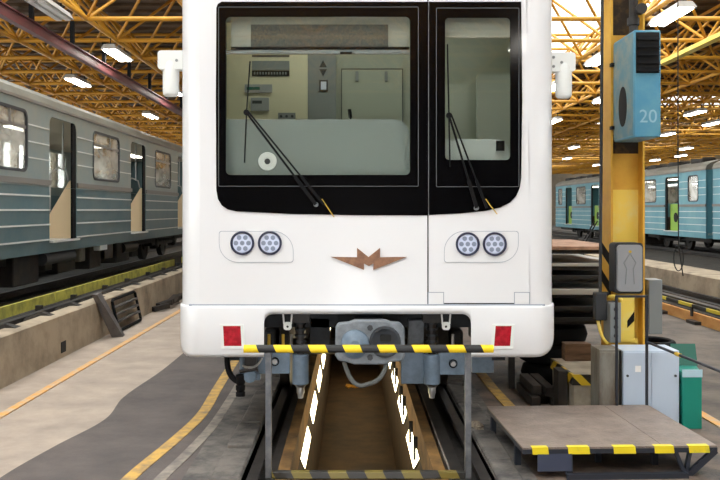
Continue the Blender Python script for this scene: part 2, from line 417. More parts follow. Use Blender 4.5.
# ---- yellow space frame under the roof
frame = thing('space_frame', (0, GY0, ZB), 'yellow painted steel space frame of crossing tubes carrying the whole roof', 'roof frame')
bars = []
def bn(i, j): return Vector((GX0+i*GM, GY0+j*GM, ZB))
def tn(i, j): return Vector((GX0+(i+.5)*GM, GY0+(j+.5)*GM, ZT))
for j in range(-15, 34):
    for i in range(-4, 14):
        bars.append((bn(i, j), bn(i+1, j), .052, 'chord_bar')); bars.append((bn(i, j), bn(i, j+1), .052, 'chord_bar'))
        bars.append((tn(i, j), tn(i+1, j), .045, 'chord_bar')); bars.append((tn(i, j), tn(i, j+1), .045, 'chord_bar'))
        for a, c in ((0, 0), (1, 0), (0, 1), (1, 1)):
            bars.append((tn(i, j), bn(i+a, j+c), .036, 'diagonal_bar'))
def shows(bar):                         # how large a bar stands in the photograph
    q = []
    for p in bar[:2]:
        if p.y < 1: return 0
        q.append((352+p.x*870/p.y, 210-(p.z-1.75)*870/p.y))
    mx, my = (q[0][0]+q[1][0])/2, (q[0][1]+q[1][1])/2
    if not (-5 < mx < 725 and -5 < my < 170) or 185 < mx < 549: return 0
    return math.hypot(q[0][0]-q[1][0], q[0][1]-q[1][1])
bars.sort(key=shows, reverse=True)
cache = {}
for a, b, r, nm in bars[:300]:
    d = b-a; key = (round(d.x, 3), round(d.y, 3), round(d.z, 3), r)
    if key not in cache:
        o = MB().cyl((0, 0, 0), d, r, 8).build(nm, 'frame_yellow', frame)
        o.data.transform(Matrix.Translation(frame.location)); cache[key] = o.data
    else:
        o = bpy.data.objects.new(nm, cache[key]); COL.objects.link(o); o.parent = frame
    o.location = a-frame.location
rest = MB()
for a, b, r, nm in bars[300:]: rest.cyl(a, b, r, 6, caps=False)
o = rest.build('distant_bars', 'frame_yellow', frame); o['kind'] = 'stuff'
nodes = MB()
for j in range(-15, 34):
    for i in range(-4, 14):
        for p in (bn(i, j), tn(i, j)):
            nodes.lathe(p-Vector((0, 0, .1)), (0, 0, 1), [(.0, .048), (.08, .06), (.1, .1), (.08, .14), (.0, .152)], 6)
o = nodes.build('node_joints', 'frame_yellow', frame); o['kind'] = 'stuff'

# ------------------------------------------------------------------ tracks
def rail(x, y0, y1, ztop, label, m='dark_steel'):
    p = [(-.065, -.14), (.065, -.14), (.065, -.12), (.012, -.10), (.012, -.04), (.036, -.03), (.036, 0), (-.036, 0), (-.036, -.03), (-.012, -.04), (-.012, -.10), (-.065, -.12)]
    o = MB().prism([(x+a, ztop+b) for a, b in p], [], y0, y1, 'xz').build('running_rail', m)
    return tag(base(o), label, 'rail')
rail(CX-.76, Y0, 60, 0, 'dark running rail in the trough left of the lit pit')
rail(CX+.76, Y0, 60, 0, 'dark running rail in the trough right of the lit pit')
rail(-5.19, Y0, 60, .52, 'rail under the near wheels of the grey-blue train on the left')
rail(-6.71, Y0, 60, .52, 'rail under the far wheels of the grey-blue train on the left')
rail(11.9, Y0, 60, .34, 'rail under the near wheels of the light blue train on the right')
rail(13.42, Y0, 60, .34, 'rail under the far wheels of the light blue train on the right')
rail(5.41, Y0, 60, .30, 'near rail of the empty track on the right, on the rust-orange beam')
rail(6.7, Y0, 60, .14, 'far rail of the empty track on the right, before the concrete ledge')
# long cover strips lying in the troughs
for x0, x1, e, lab in ((-.58, -.50, -.50, 'dark cover strip with pale edge and blue end left of the pit'), (.66, .76, .66, 'dark cover strip with pale edge lying right of the pit')):
    t = thing('cover_strip', ((x0+x1)/2, 5.72, -.14), lab, 'cover strip')
    slab('strip', x0+.012, x1, 5.72, 30, -.14, -.03, 'dark_steel', t)
    slab('pale_edge', e-.001, e+.011, 5.72, 30, -.14, -.02, 'paint_white', t)
    slab('blue_end', x0+.012, x1, 5.70, 5.72, -.14, -.03, 'heater', t)
# pit lamps
ROW = ['nearest', 'second', 'third', 'fourth', 'fifth', 'sixth']
for side, x, d in (('left', -.42, 1), ('right', .548, -1)):
    for k in range(6):
        y = 6.95+k*1.58
        t = thing('pit_lamp', (x, y, -.5), f'bright lamp in the {side} wall of the pit, {ROW[k]} of its row', 'lamp', 'lamps along the pit walls')
        def slant(a, b, e, z0, z1, za, zb):
            pa, pb = sorted((x+d*a, x+d*b)); yl, yh = y+za, y+zb
            return MB().hexa([(pa, y+.6+e, z0), (pb, y+.6+e, z0), (pb, y+1.7-e, z0), (pa, y+1.7-e, z0), (pa, y+e, z1), (pb, y+e, z1), (pb, y+1.1-e, z1), (pa, y+1.1-e, z1)])
        slant(.0, .008, 0, -.51, -.235, 0, 0).build('case', 'dark_steel', t)
        slant(.008, .014, .03, -.50, -.245, 0, 0).build('tube', 'pit_tube', t)
        if side == 'right':
            for q in (.32, .86):
                xa, xb = sorted((x+d*.001, x+d*.035))
                MB().box(xa, xb, y+q, y+q+.03, -.34, -.15).build('clip', 'black', t)
tag(base(MB().prism([(-.06, 15.6), (-.02, 15.7), (.05, 15.62), (.12, 15.66), (.08, 15.8), (.12, 15.9), (.0, 15.85), (-.1, 15.93), (-.12, 15.75)], [], -1.45, -1.43, 'xy').build('rag', 'gold_rag')),
    'small ochre yellow rag lying on the brown pit floor', 'rag')

# ------------------------------------------------------------------ the white metro train
D = 6.4; U = D/870
def ex(u): return (u-352)*U             # front elevation, drawing units to metres
def ez(v): return 1.75-(v-210)*U
train = thing('metro_train', (CX, D, 0), 'white metro train facing the camera over the lit pit, with black windscreen surround', 'train')
XL, XR = ex(200), ex(534); SL, SR = -1.282, 1.51
ZTOP = 3.6; ZB_ = ez(304)
# body: rounded front corners, long sides, arched roof
def corner(side, n=8):                  # plan points from the flat front back along the side
    pts = []
    for k in range(n+1):
        a = PI/2*k/n
        if side < 0: pts.append((XL-(XL-SL)*math.sin(a), D+.2*(1-math.cos(a))))
        else: pts.append((XR+(SR-XR)*math.sin(a), D+.2*(1-math.cos(a))))
    return pts
b = MB()
for side in (-1, 1):
    c = corner(side)
    if side > 0: c = [(ex(530.5), D)]+c
    c = c+[((SL if side < 0 else SR), 25)]
    top = [(x, y, ZTOP) for x, y in c]; bot = [(x, y, 1.0) for x, y in c]
    if side > 0: top[0] = (ex(526.5), D, ZTOP)
    n = len(c); b.add(bot+top, [(i, i+1, n+i+1, n+i) for i in range(n-1)])
    inn = [(x*.985+.002, y+.03, z) for x, y, z in bot+top]
    b.add(inn, [(i, i+1, n+i+1, n+i) for i in range(n-1)])
rv = []
for y, k in ((D+.02, 0), (D+.25, 1), (25, 1)):
    for i in range(13):
        a = PI*i/12; rv.append((CX-(SR-SL)/2*math.cos(a)*(.93 if k == 0 else 1), y, ZTOP+.34*math.sin(a)*(.6 if k == 0 else 1)))
b.add(rv, [(r*13+i, r*13+i+1, r*13+14+i, r*13+13+i) for r in range(2) for i in range(12)]+[tuple(range(13))])
b.box(SL, SR, 24.95, 25, .9, ZTOP)
b.build('body_shell', 'white', train)
# windscreen opening and door window opening
W1 = rrect(ex(224), ex(412), ez(178), ez(15), .03); W2 = rrect(ex(443), ex(512), ez(162), ez(16), .03)
MB().prism([(XL, 1.0), (ex(427.3), 1.0), (ex(427.3), ZTOP), (XL, ZTOP)], [W1], D, D+.035).build('front_panel', 'white', train)
MB().prism([(ex(428.7), ez(303)), (ex(529.5), ez(303)), (ex(529.5), ez(170)), (ex(525.5), ez(-40)), (ex(428.7), ez(-40))], [W2], D, D+.035).build('front_door', 'white', train)
MB().prism([(ex(420), 1.0), (ex(533), 1.0), (ex(533), ZTOP), (ex(420), ZTOP)], [W2], D+.036, D+.05).build('door_frame', 'rubber', train)
# glossy black surrounds
def surround(name, outer, hole):
    return MB().prism(outer, [hole], D-.008, D-.0005).build(name, 'black_glass', train)
lo = [(ex(427.2), ez(215.5)), (ex(427.2), ez(2))]
o1 = [(ex(222), ez(2)), (ex(218), ez(4)), (ex(216.5), ez(8)), (ex(216), ez(100)), (ex(216.5), ez(190)), (ex(218), ez(199)), (ex(222), ez(205.5)), (ex(228), ez(209.5)), (ex(237), ez(211.5)), (ex(290), ez(214)), (ex(360), ez(215.3))]
surround('windscreen_surround', [(p[0], p[1]) for p in o1]+lo, rrect(ex(226), ex(410), ez(175), ez(17), .035))
o2 = [(ex(428.8), ez(2)), (ex(428.8), ez(215)), (ex(460), ez(213.5)), (ex(485), ez(211)), (ex(500), ez(207.5)), (ex(510), ez(202.5)), (ex(516), ez(196)), (ex(519.5), ez(188)), (ex(521), ez(178)), (ex(522), ez(100)), (ex(521), ez(2))]
surround('door_window_surround', o2, rrect(ex(445), ex(510), ez(160), ez(18), .03))
MB().prism(rrect(ex(225), ex(411), ez(176), ez(16), .03), [], D+.002, D+.008).build('windscreen', 'glass', train)
MB().prism(rrect(ex(444), ex(511), ez(161), ez(17), .03), [], D+.002, D+.008).build('door_window', 'glass', train)
def outline(x0, x1, z0, z1, w, name='seal', m='seal', r=0.01, y=D-.009):
    MB().prism(rrect(x0, x1, z0, z1, r, 4), [rrect(x0+w, x1-w, z0+w, z1-w, max(r-w, .001), 4)], y, y+.002).build(name, m, train)
outline(ex(218.5), ex(418.5), ez(186.5), ez(7), .004); outline(ex(436), ex(519), ez(187), ez(8), .004)
# joint between front and bumper with its shadow painted on, flap covers
for x0, x1 in ((ex(427.8), ex(444)), (ex(514), ex(530))):
    MB().box(x0, x1, D-.0015, D, ez(304), ez(292)).build('flap_gap', 'groove_shade', train)
    MB().box(x0+.006, x1-.006, D-.005, D-.001, ez(304), ez(292)-.006).build('flap', 'white', train)
MB().box(ex(189), ex(545), D-.003, D+.01, ez(306), ez(304.2)).build('groove_shade', 'groove_shade', train)  # thin blue-grey strip drawn as the soft shadow of the bumper step
# bumper: wraps round the corners, arched over the coupler
cols = []
def zlow(u):
    if 262 <= u <= 473:
        if u < 273: t = max(0, (u-264.2)/8.8); return 357 if u < 264.2 else 323-9*math.sqrt(1-(1-t)**2)
        if u > 462: t = max(0, (470.8-u)/8.8); return 357 if u > 470.8 else 323-9*math.sqrt(1-(1-t)**2)
        return 314
    return 357
left = [(x, y) for x, y in reversed(corner(-1))]; right = corner(1)
for i, (x, y) in enumerate([(SL, 7.6)]+left): cols.append((x, y, 340-(0 if i == 0 else 0)+(0 if i < 2 else 17*math.sin(min(1, (i-1)/6)*PI/2))))
for u in (204, 230, 258, 262, 264.1, 264.2, 264.5, 265.2, 266.3, 267.8, 270, 273, 285, 330, 367, 400, 450, 462, 465, 467.2, 468.7, 469.8, 470.5, 470.8, 470.9, 473, 480, 510, 530):
    cols.append((ex(u), D, zlow(u)))
for i, (x, y) in enumerate(right+[(SR, 7.6)]): cols.append((x, y, 357-17*(1-math.cos(min(1, i/7)*PI/2))))
n = len(cols); vs = []
for x, y, v in cols:
    ox = -.012 if x < XL else (.012 if x > XR else 0)
    for zz, dy in ((ez(305.5), -.012), (ez(308), -.018), (min(ez(308)-.01, ez(v)+.03), -.018), (ez(v), -.006)):
        vs.append((x+ox, y+dy, zz))
bp = MB().add(vs, [(i*4+k, i*4+4+k, i*4+5+k, i*4+1+k) for i in range(n-1) for k in range(3)]).build('bumper', 'white', train, angle=.9)
sm = bp.modifiers.new('solid', 'SOLIDIFY'); sm.thickness = .03; sm.offset = -1
# tail lights
def tail(x0, x1, slant, name):
    q = [(ex(x0+slant), ez(345.5)), (ex(x1+slant), ez(345.5)), (ex(x1), ez(325.5)), (ex(x0), ez(325.5))]
    bz = [(q[0][0]-.022, q[0][1]-.02), (q[1][0]+.022, q[1][1]-.02), (q[2][0]+.022, q[2][1]+.012), (q[3][0]-.022, q[3][1]+.012)]
    f = MB().prism(bz, [q], D-.026, D-.016).build('tail_light', 'white_matt', train)
    MB().prism(q, [], D-.024, D-.02).build('red_lens', 'red', f)
tail(223.5, 241, 1.0, 'tail_light'); tail(495, 511, -1.5, 'tail_light')
# headlights
def headlights(u0, u1, cs, mirror):
    r = [.16, .02, .15, .02]; r = [.02, .16, .02, .16] if mirror else r
    if mirror: ring = rrect(ex(u0), ex(u1), ez(262.5), ez(231), [.02, .14, .02, .15], 10)
    else: ring = rrect(ex(u0), ex(u1), ez(262.5), ez(231), [.14, .02, .15, .02], 10)
    cxm = sum(p[0] for p in ring)/len(ring); czm = sum(p[1] for p in ring)/len(ring)
    hole = [(cxm+(x-cxm)*.987, czm+(z-czm)*.968) for x, z in ring]
    p = MB().prism(ring, [], D-.004, D).build('headlight_panel', 'white', train)
    MB().prism(ring, [hole], D-.0052, D-.0035).build('panel_joint', 'groove_shade', p)
    for u, v in cs:
        c = (ex(u), D-.004, ez(v))
        h = MB().lathe(c, (0, -1, 0), [(.088, 0), (.088, .016), (.082, .02), (.074, .018), (.072, .004)], 32).build('headlight', 'lamp_ring', train)
        MB().lathe(c, (0, -1, 0), [(.073, .004), (.07, .009), (.04, .012), (0, .013)], 32).build('lens', 'lens', h)
        l = MB()
        for k in range(7):
            a = PI/3*k; rr = 0 if k == 6 else .046
            cc = Vector(c)+Vector((rr*math.cos(a), -.0095, rr*math.sin(a)))
            l.lathe(cc, (0, -1, 0), [(.017, 0), (.017, .005), (.009, .006), (.0, .004)], 14)
        l.build('led_cups', 'led', h)
headlights(219, 293.5, ((242.5, 243), (270, 243)), False)
headlights(444, 518.5, ((467.5, 244), (494.5, 244)), True)
# bronze winged letter
em = [(331, 256.8), (357, 257.2), (357, 247.8), (368.5, 257), (380, 247.8), (380, 257.2), (407, 256.8), (373.3, 269.8), (373.3, 263.5), (368.7, 266), (364, 263.5), (364, 269.8)]
MB().prism([(ex(u), ez(v)) for u, v in em], [], D-.014, D-.0005).build('emblem', 'bronze', train, smooth=False)
# wipers
def wiper(bx, bz, px, pz, top, low, gap, hose):
    y = D-.03
    a = MB().cyl((ex(bx), y, ez(bz)), (ex(bx), D, ez(bz)), .018, 14).build('wiper_pivot', 'mid_grey', train)
    for k, (r, w) in enumerate(((.008, 1), (.0065, -1))):
        x0 = ex(bx+(gap if k else 0)); x1 = ex(px+(2.5 if k else 0))
        m = MB(); A = Vector((x0, y-.008, ez(bz))); B = Vector((x1, y-.008, ez(pz)))
        m.bar(A, A.lerp(B, .3), .026 if k == 0 else .02, .016, (0, 1, 0)); m.cyl(A.lerp(B, .28), B, r, 8)
        m.build('wiper_arm', 'rubber', train)
    m = MB().tube([(ex(top[0]), y, ez(top[1])), (ex(px), y+.004, ez(pz)), (ex(low[0]), y, ez(low[1]))], .0055, 6)
    m.cyl((ex(px), y-.014, ez(pz)), (ex(px), y+.006, ez(pz)), .022, 12)
    m.build('wiper_blade', 'rubber', train)
    MB().tube([(ex(hose[0]), y, ez(hose[1])), (ex(hose[0]+4), y-.01, ez(hose[1]+6)), (ex(hose[2]), D-.004, ez(hose[3]))], .004, 6).build('washer_hose', 'hose_yellow', train)
wiper(316, 204.5, 247, 113, (250.5, 62), (245, 163), 8, (322, 199, 334, 217))
wiper(476, 208, 448.5, 116, (447, 45), (449.5, 167), 10, (485, 199, 497, 214))
# side cameras on brackets
def side_camera(u0, u1, plate, v0, v1, sgn):
    y = D+.2
    k = y/D
    def X(u): return ex(u)*k
    def Z(v): return 1.75-(v-210)*U*k
    p = MB().prism(rrect(X(min(u0, plate)), X(max(u0, plate)), Z(v0+19), Z(v0), .025, 4), [], y-.05, y+.05).build('camera_bracket', 'white_matt', train, bevel=.01)
    c = (X(u1), y, Z(v1))
    r = .062
    MB().lathe(c, (0, 0, 1), [(0, 0), (r*.7, .004), (r*.95, .02), (r, .05), (r, Z(v0+14)-Z(v1)), (r*.8, Z(v0+10)-Z(v1)), (0, Z(v0+8)-Z(v1))], 20).build('camera_housing', 'white_matt', p)
    for du, dv in ((5, 5), (5, 14), (13, 10)):
        uu = plate-sgn*du*-1 if False else plate+sgn*du
        MB().cyl((X(uu), y-.056, Z(v0+dv)), (X(uu), y-.045, Z(v0+dv)), .011, 10).build('bolt', 'mid_grey', p)
side_camera(159, 171, 191, 51.5, 97, -1)
side_camera(574, 563.5, 547, 53.5, 99, 1)
# cab inside
CY = 7.75; V = CY/870
def ix(u): return (u-352)*V
def iz(v): return 1.75-(v-210)*V
cab = MB()
cab.box(SL+.05, SR-.06, CY, CY+.05, 1.2, 3.5); cab.box(SL+.03, SL+.07, D+.22, CY, 1.2, 3.5); cab.box(SR-.09, SR-.05, D+.22, CY, 1.2, 3.5)
cab.box(SL+.05, SR-.06, D+.06, CY, 3.42, 3.5); cab.box(SL+.05, SR-.06, D+.06, CY, 1.14, 1.2)
cab.build('cab_lining', 'cab_grey', train)
MB().box(ix(228), ix(308), CY-.07, CY, 1.3, 3.40).build('equipment_cabinet', 'cream', train)
MB().box(ix(308), ix(336), CY-.04, CY, 1.3, 3.40).build('partition_panel', 'mid_grey', train)
dr = MB().box(ix(342), ix(402), CY-.03, CY, 1.3, iz(70)).build('cab_door', 'cab_grey', train)
for x0, x1, z0, z1 in ((ix(341.3), ix(342), 1.3, iz(69.5)), (ix(402), ix(402.7), 1.3, iz(69.5)), (ix(341.3), ix(402.7), iz(70), iz(69.2))):
    MB().box(x0, x1, CY-.035, CY, z0, z1).build('door_gap', 'dark_grey', dr)
for u in (357, 386): MB().prism(rrect(ix(u-1.5), ix(u+1.5), iz(82), iz(72), .01, 3), [], CY-.05, CY-.03).build('coat_hook', 'mid_grey', dr)
F = CY-.07
def eq(name, u0, u1, v0, v1, m, d=.02):
    return MB().box(ix(u0), ix(u1), F-d, F, iz(v1), iz(v0)).build(name, m, train)
eq('vent_slot', 253, 290, 56.5, 58.5, 'dark_grey', .01)
eq('louvre', 253, 290, 62.5, 71.5, 'mid_grey', .012)
sb = eq('switch_strip', 253, 290, 72, 77.5, 'black', .015)
for k in range(12): MB().box(ix(255+k*2.8), ix(256.4+k*2.8), F-.02, F-.015, iz(76), iz(73.5)).build('switch', 'mid_grey', sb)
e = eq('display_unit', 246, 273, 86, 94, 'panel_grey', .03); MB().box(ix(248), ix(261), F-.032, F-.03, iz(91.5), iz(88.5)).build('screen', 'green_dark', e)
e = eq('control_unit', 252, 270, 99, 112, 'panel_grey', .03); MB().box(ix(253.5), ix(263), F-.032, F-.03, iz(105), iz(102)).build('screen', 'dark_grey', e)
e = eq('switch_box', 279, 296, 114, 121, 'mid_grey', .03)
for k in range(3): MB().cyl((ix(282+k*5.5), F-.035, iz(117.5)), (ix(282+k*5.5), F-.03, iz(117.5)), .012, 10).build('switch_knob', 'dark_grey', e)
e = MB().box(ix(319.5), ix(328), CY-.055, CY-.04, iz(92), iz(81)).build('notice_frame', 'dark_grey', train)
MB().box(ix(321), ix(326.5), CY-.057, CY-.055, iz(90.5), iz(82.5)).build('notice', 'lens', e)
for tri in ([(319.5, 68), (327, 68), (323.2, 61)], [(319.5, 70), (327, 70), (323.2, 77.5)]):
    MB().prism([(ix(a), iz(c)) for a, c in tri], [], CY-.046, CY-.04).build('arrow_mark', 'dark_grey', train)
# driver's desk hood and the box behind the door window
def hood(name, x0, x1, y0, y1, z0, z1, m, r):
    o = MB().prism(rrect(x0, x1, z0, z1, [0.01, .01, r, r*.4], 8), [], y0, y1).build(name, m, train, bevel=.05, seg=4); return o
dk = hood('driver_desk', ex(218)*1.03, ex(409)*1.02, D+.09, D+.62, 1.22, ez(122)+.03, 'console', .12)
MB().lathe((ex(268)*1.02, D+.09, ez(158)-.02), (0, -1, 0), [(.07, 0), (.066, .012), (.03, .014), (.028, .006), (0, .006)], 24).build('fan', 'white_matt', dk)
MB().lathe((ex(268)*1.02, D+.082, ez(158)-.02), (0, -1, 0), [(.022, 0), (.02, .012), (0, .014)], 16).build('fan_hub', 'dark_grey', dk)
mic = MB().tube([(ex(351)*1.06, D+.4, ez(122)), (ex(350.5)*1.06, D+.4, ez(112))], .006, 6); mic.cyl((ex(350.5)*1.06, D+.4, ez(112)), (ex(349.5)*1.06, D+.4, ez(103)), .014, 10)
mic.build('microphone', 'rubber', train)
hood('side_desk', ex(436)*1.02, ex(508)*1.02, D+.09, D+.45, 1.22, ez(138), 'side_grey', .1)
MB().box(ex(440)*1.12, ex(470)*1.12, D+.9, D+.95, 1.22, ez(66)).build('cab_post', 'cab_grey', train)
MB().box(ex(478)*1.1, ex(512)*1.1, D+.7, D+.76, 1.22, ez(60)).build('side_cabinet', 'cab_grey', train)
MB().box(ex(498), ex(506), D+.06, D+.1, ez(150), ez(140)).build('door_lock', 'rubber', train)
# sun blind
by = D+.06
MB().prism([(ex(230), ez(50)), (ex(409), ez(50)), (ex(409), ez(14)), (ex(230), ez(14))], [], by, by+.02).build('blind_box', 'blind_case', train)
MB().box(ex(250), ex(388.5), by-.008, by, ez(46), ez(23)).build('sun_blind', 'blind', train)
MB().box(ex(230), ex(410), by-.012, by, ez(48), ez(45.5)).build('blind_rail', 'rubber', train)
MB().box(ex(225), ex(411), by-.03, by, ez(53), ez(49.5)).build('blind_bar', 'mid_grey', train)
MB().prism(rrect(ex(340), ex(352), ez(53.5), ez(51.2), .006, 3), [], by-.045, by-.03).build('blind_grip', 'rubber', train)
MB().box(ex(440), ex(513), by, by+.02, ez(36), ez(14)).build('door_blind_box', 'blind_case', train)
MB().box(-.9, 1.1, 6.9, 7.05, 3.39, 3.42).build('cab_lamp', 'cab_tube', train)
# underside: frame, coupler, springs, wheels
uf = MB(); uf.box(-.95, 1.17, 6.9, 25, .82, 1.0); uf.box(SL+.1, SR-.1, 6.75, 25, .98, 1.14); uf.box(-.95, -.85, 6.65, 8, .6, .98); uf.box(1.07, 1.17, 6.65, 8, .6, .98)
uf.build('underframe', 'under', train)
for y in (8.7, 10.8, 20, 22.1):
    w = MB().cyl((CX-.76, y, .39), (CX+.76, y, .39), .08, 14).build('axle', 'dark_steel', train)
    for sx in (-1, 1):
        x = CX+sx*.76
        MB().lathe((x-.065*1, y, .39), (1, 0, 0), [(0, 0), (.30, 0), (.33, .02), (.388, .02), (.388, .11), (.41, .115) if sx < 0 else (.388, .12), (.30, .13), (0, .13)], 28).build('wheel', 'dark_steel', w)
for sx in (-1, 1):
    for y in (9.75, 21.05): MB().box(CX+sx*.9-.06, CX+sx*.9+.06, y-1.4, y+1.4, .35, .6).build('bogie_frame', 'under', train, bevel=.03)
cy = D-.12; k = cy/870
def kx(u): return (u-352)*k
def kz(v): return 1.75-(v-210)*k
face = [(335.5, 328), (338, 323.5), (349, 322.5), (354, 320.3), (386, 320.3), (391, 322.5), (400, 323), (404.5, 328), (405, 356), (402, 361.5), (392, 362), (386, 364.8), (354, 364.8), (346, 362), (338, 361), (335, 355)]
cp = MB().prism([(kx(a), kz(c)) for a, c in face], [], cy, cy+.09).build('coupler_head', 'coupler', train, bevel=.012)
MB().lathe((kx(355), cy, kz(344)), (0, -1, 0), [(.105, 0), (.10, .02), (.06, .05), (.035, .07), (0, .072)], 24).build('coupler_cone', 'blue_steel', cp)
MB().lathe((kx(385), cy-.001, kz(342)), (0, -1, 0), [(.115, 0), (.112, .02), (.098, .022), (.07, .004), (0, .001)], 24).build('coupler_funnel', 'under', cp)
MB().prism(rrect(kx(380), kx(391), kz(341), kz(334.5), .01, 3), [], cy-.016, cy).build('coupler_latch', 'black', cp)
for u, v in ((370, 327.5), (370, 357)): MB().cyl((kx(u), cy-.03, kz(v)), (kx(u), cy, kz(v)), .022, 6).build('bolt', 'dark_grey', cp)
MB().box(kx(354), kx(386), cy+.09, 7.2, kz(360), kz(328)).build('coupler_shank', 'under', train)
MB().tube(arc((kx(344), cy+.05, kz(363)), (kx(352), cy+.02, kz(393)), (kx(368), cy, kz(384)), 8)[:-1]+arc((kx(368), cy, kz(384)), (kx(384), cy+.02, kz(382)), (kx(387), cy+.05, kz(363)), 8), .017, 8).build('coupler_hose', 'hose_grey', train)
def spring_leg(u):
    y = 6.62; q = y/870; X = (u-352)*q; Z = lambda v: 1.75-(v-210)*q
    c = MB().cyl((X, y, Z(384)), (X, y, Z(354)), .062, 20).build('buffer_leg', 'blue_steel', train, bevel=.008)
    MB().cyl((X, y, Z(354)), (X, y, Z(322)), .03, 14).build('buffer_rod', 'dark_steel', c)
    m = MB()
    for t in range(5): m.cyl((X, y, Z(348-t*6)), (X, y, Z(346-t*6)), .045, 14)
    m.build('buffer_spring', 'under', c)
    MB().box(X-.07, X+.07, y-.05, y+.06, Z(322), Z(313)).build('leg_bracket', 'dark_steel', c)
    MB().lathe((X, y, Z(398)), (0, 0, 1), [(0, 0), (.02, .0), (.024, .03), (.03, .04), (.03, .08), (.045, .10)], 16).build('leg_tip', 'steel', c)
spring_leg(300.5); spring_leg(432)
def plate(u0, u1, v0, v1, y, m='blue_steel', bolt=None):
    q = y/870; X = lambda u: (u-352)*q; Z = lambda v: 1.75-(v-210)*q
    p = MB().box(X(u0), X(u1), y, y+.05, Z(v1), Z(v0)).build('mounting_plate', m, train, bevel=.006)
    if bolt:
        MB().lathe((X(bolt[0]), y, Z(bolt[1])), (0, -1, 0), [(.033, 0), (.033, .012), (.025, .013)], 16).build('bolt_ring', 'rubber', p)
        MB().cyl((X(bolt[0]), y-.022, Z(bolt[1])), (X(bolt[0]), y, Z(bolt[1])), .02, 6).build('bolt', 'steel', p)
    return p
plate(258, 290, 352, 374, 6.6, bolt=(275, 361.5)); plate(439, 466, 352, 375, 6.6, bolt=(453, 363.5)); plate(472, 494, 357, 373, 6.66)
plate(401, 424, 352, 384, 6.7); plate(310, 330, 318, 350, 6.9, 'under'); plate(408, 424, 320, 352, 6.85, 'coupler')
for u in (287.5, 446):
    y = 6.5; q = y/870; X = lambda a: (a-352)*q; Z = lambda v: 1.75-(v-210)*q
    h = MB().bar((X(u-4.5), y, Z(313)), (X(u-3.5), y, Z(324)), .012, .01, (0, 1, 0)).bar((X(u+4.5), y, Z(313)), (X(u+3.5), y, Z(324)), .012, .01, (0, 1, 0))
    h.prism(rrect(X(u-4), X(u+4), Z(330), Z(322), .02, 4), [rrect(X(u-1.2), X(u+1.2), Z(328), Z(325.4), .008, 3)], y-.008, y+.008)
    h.build('lifting_lug', 'white_matt', train)
# hoses and valve on the left
y = 6.55; q = y/870; X = lambda a: (a-352)*q; Z = lambda v: 1.75-(v-210)*q
MB().tube(arc((X(226), y+.1, Z(350)), (X(224), y, Z(378)), (X(240), y, Z(382)), 12), .022, 8).build('air_hose', 'rubber', train)
vb = MB().lathe((X(240.5), y, Z(396)), (0, 0, 1), [(0, 0), (.036, 0), (.036, .03), (.028, .035), (.036, .05), (.036, .08), (.028, .085), (.036, .1), (.036, .16), (0, .17)], 16).build('rubber_buffer', 'rubber', train)
m = MB().box(X(238), X(260), y+.02, y+.1, Z(381), Z(374)); m.cyl((X(250), y-.02, Z(376)), (X(250), y+.06, Z(376)), .05, 14); m.cyl((X(242), y, Z(372)), (X(242), y, Z(356)), .018, 10)
m.build('air_valve', 'blue_steel', train, bevel=.006)
m = MB().box(X(244), X(257), y, y+.08, Z(366), Z(357)); m.cyl((X(258), y-.02, Z(368)), (X(240), y-.02, Z(371)), .014, 8); m.build('valve_block', 'dark_steel', train)
MB().tube(arc((X(243), y-.02, Z(365)), (X(256), y-.05, Z(371)), (X(262), y, Z(358)), 8), .009, 6).build('brake_pipe', 'steel', train)
for u in (267, 281.5, 290, 455): MB().cyl((X(u), 6.7, Z(352)), (X(u), 6.7, Z(337)), .012, 8).build('pipe_stub', 'hose_yellow' if u in (267, 281.5) else 'steel', train)

# ------------------------------------------------------------------ barrier across the pit
BY = 5.68; q = BY/870
def gx(u): return (u-352)*q
def gz(v): return 1.75-(v-210)*q
gate = thing('barrier', (gx(368), BY, 0), 'low barrier with black and yellow striped bar standing across the pit before the white train', 'barrier')
for u in (268.5, 468): MB().box(gx(u)-.02, gx(u)+.02, BY-.015, BY+.025, 0, gz(352)).build('post', 'post_grey', gate, bevel=.004)
MB().cyl((gx(244), BY-.01, gz(348.5)), (gx(493), BY-.01, gz(348.5)), .026, 16).build('striped_bar', 'bar_stripe', gate)
MB().box(gx(272), gx(465), BY-.02, BY+.03, 0, .045).build('foot_bar', 'bar_stripe_dull', gate, bevel=.004)

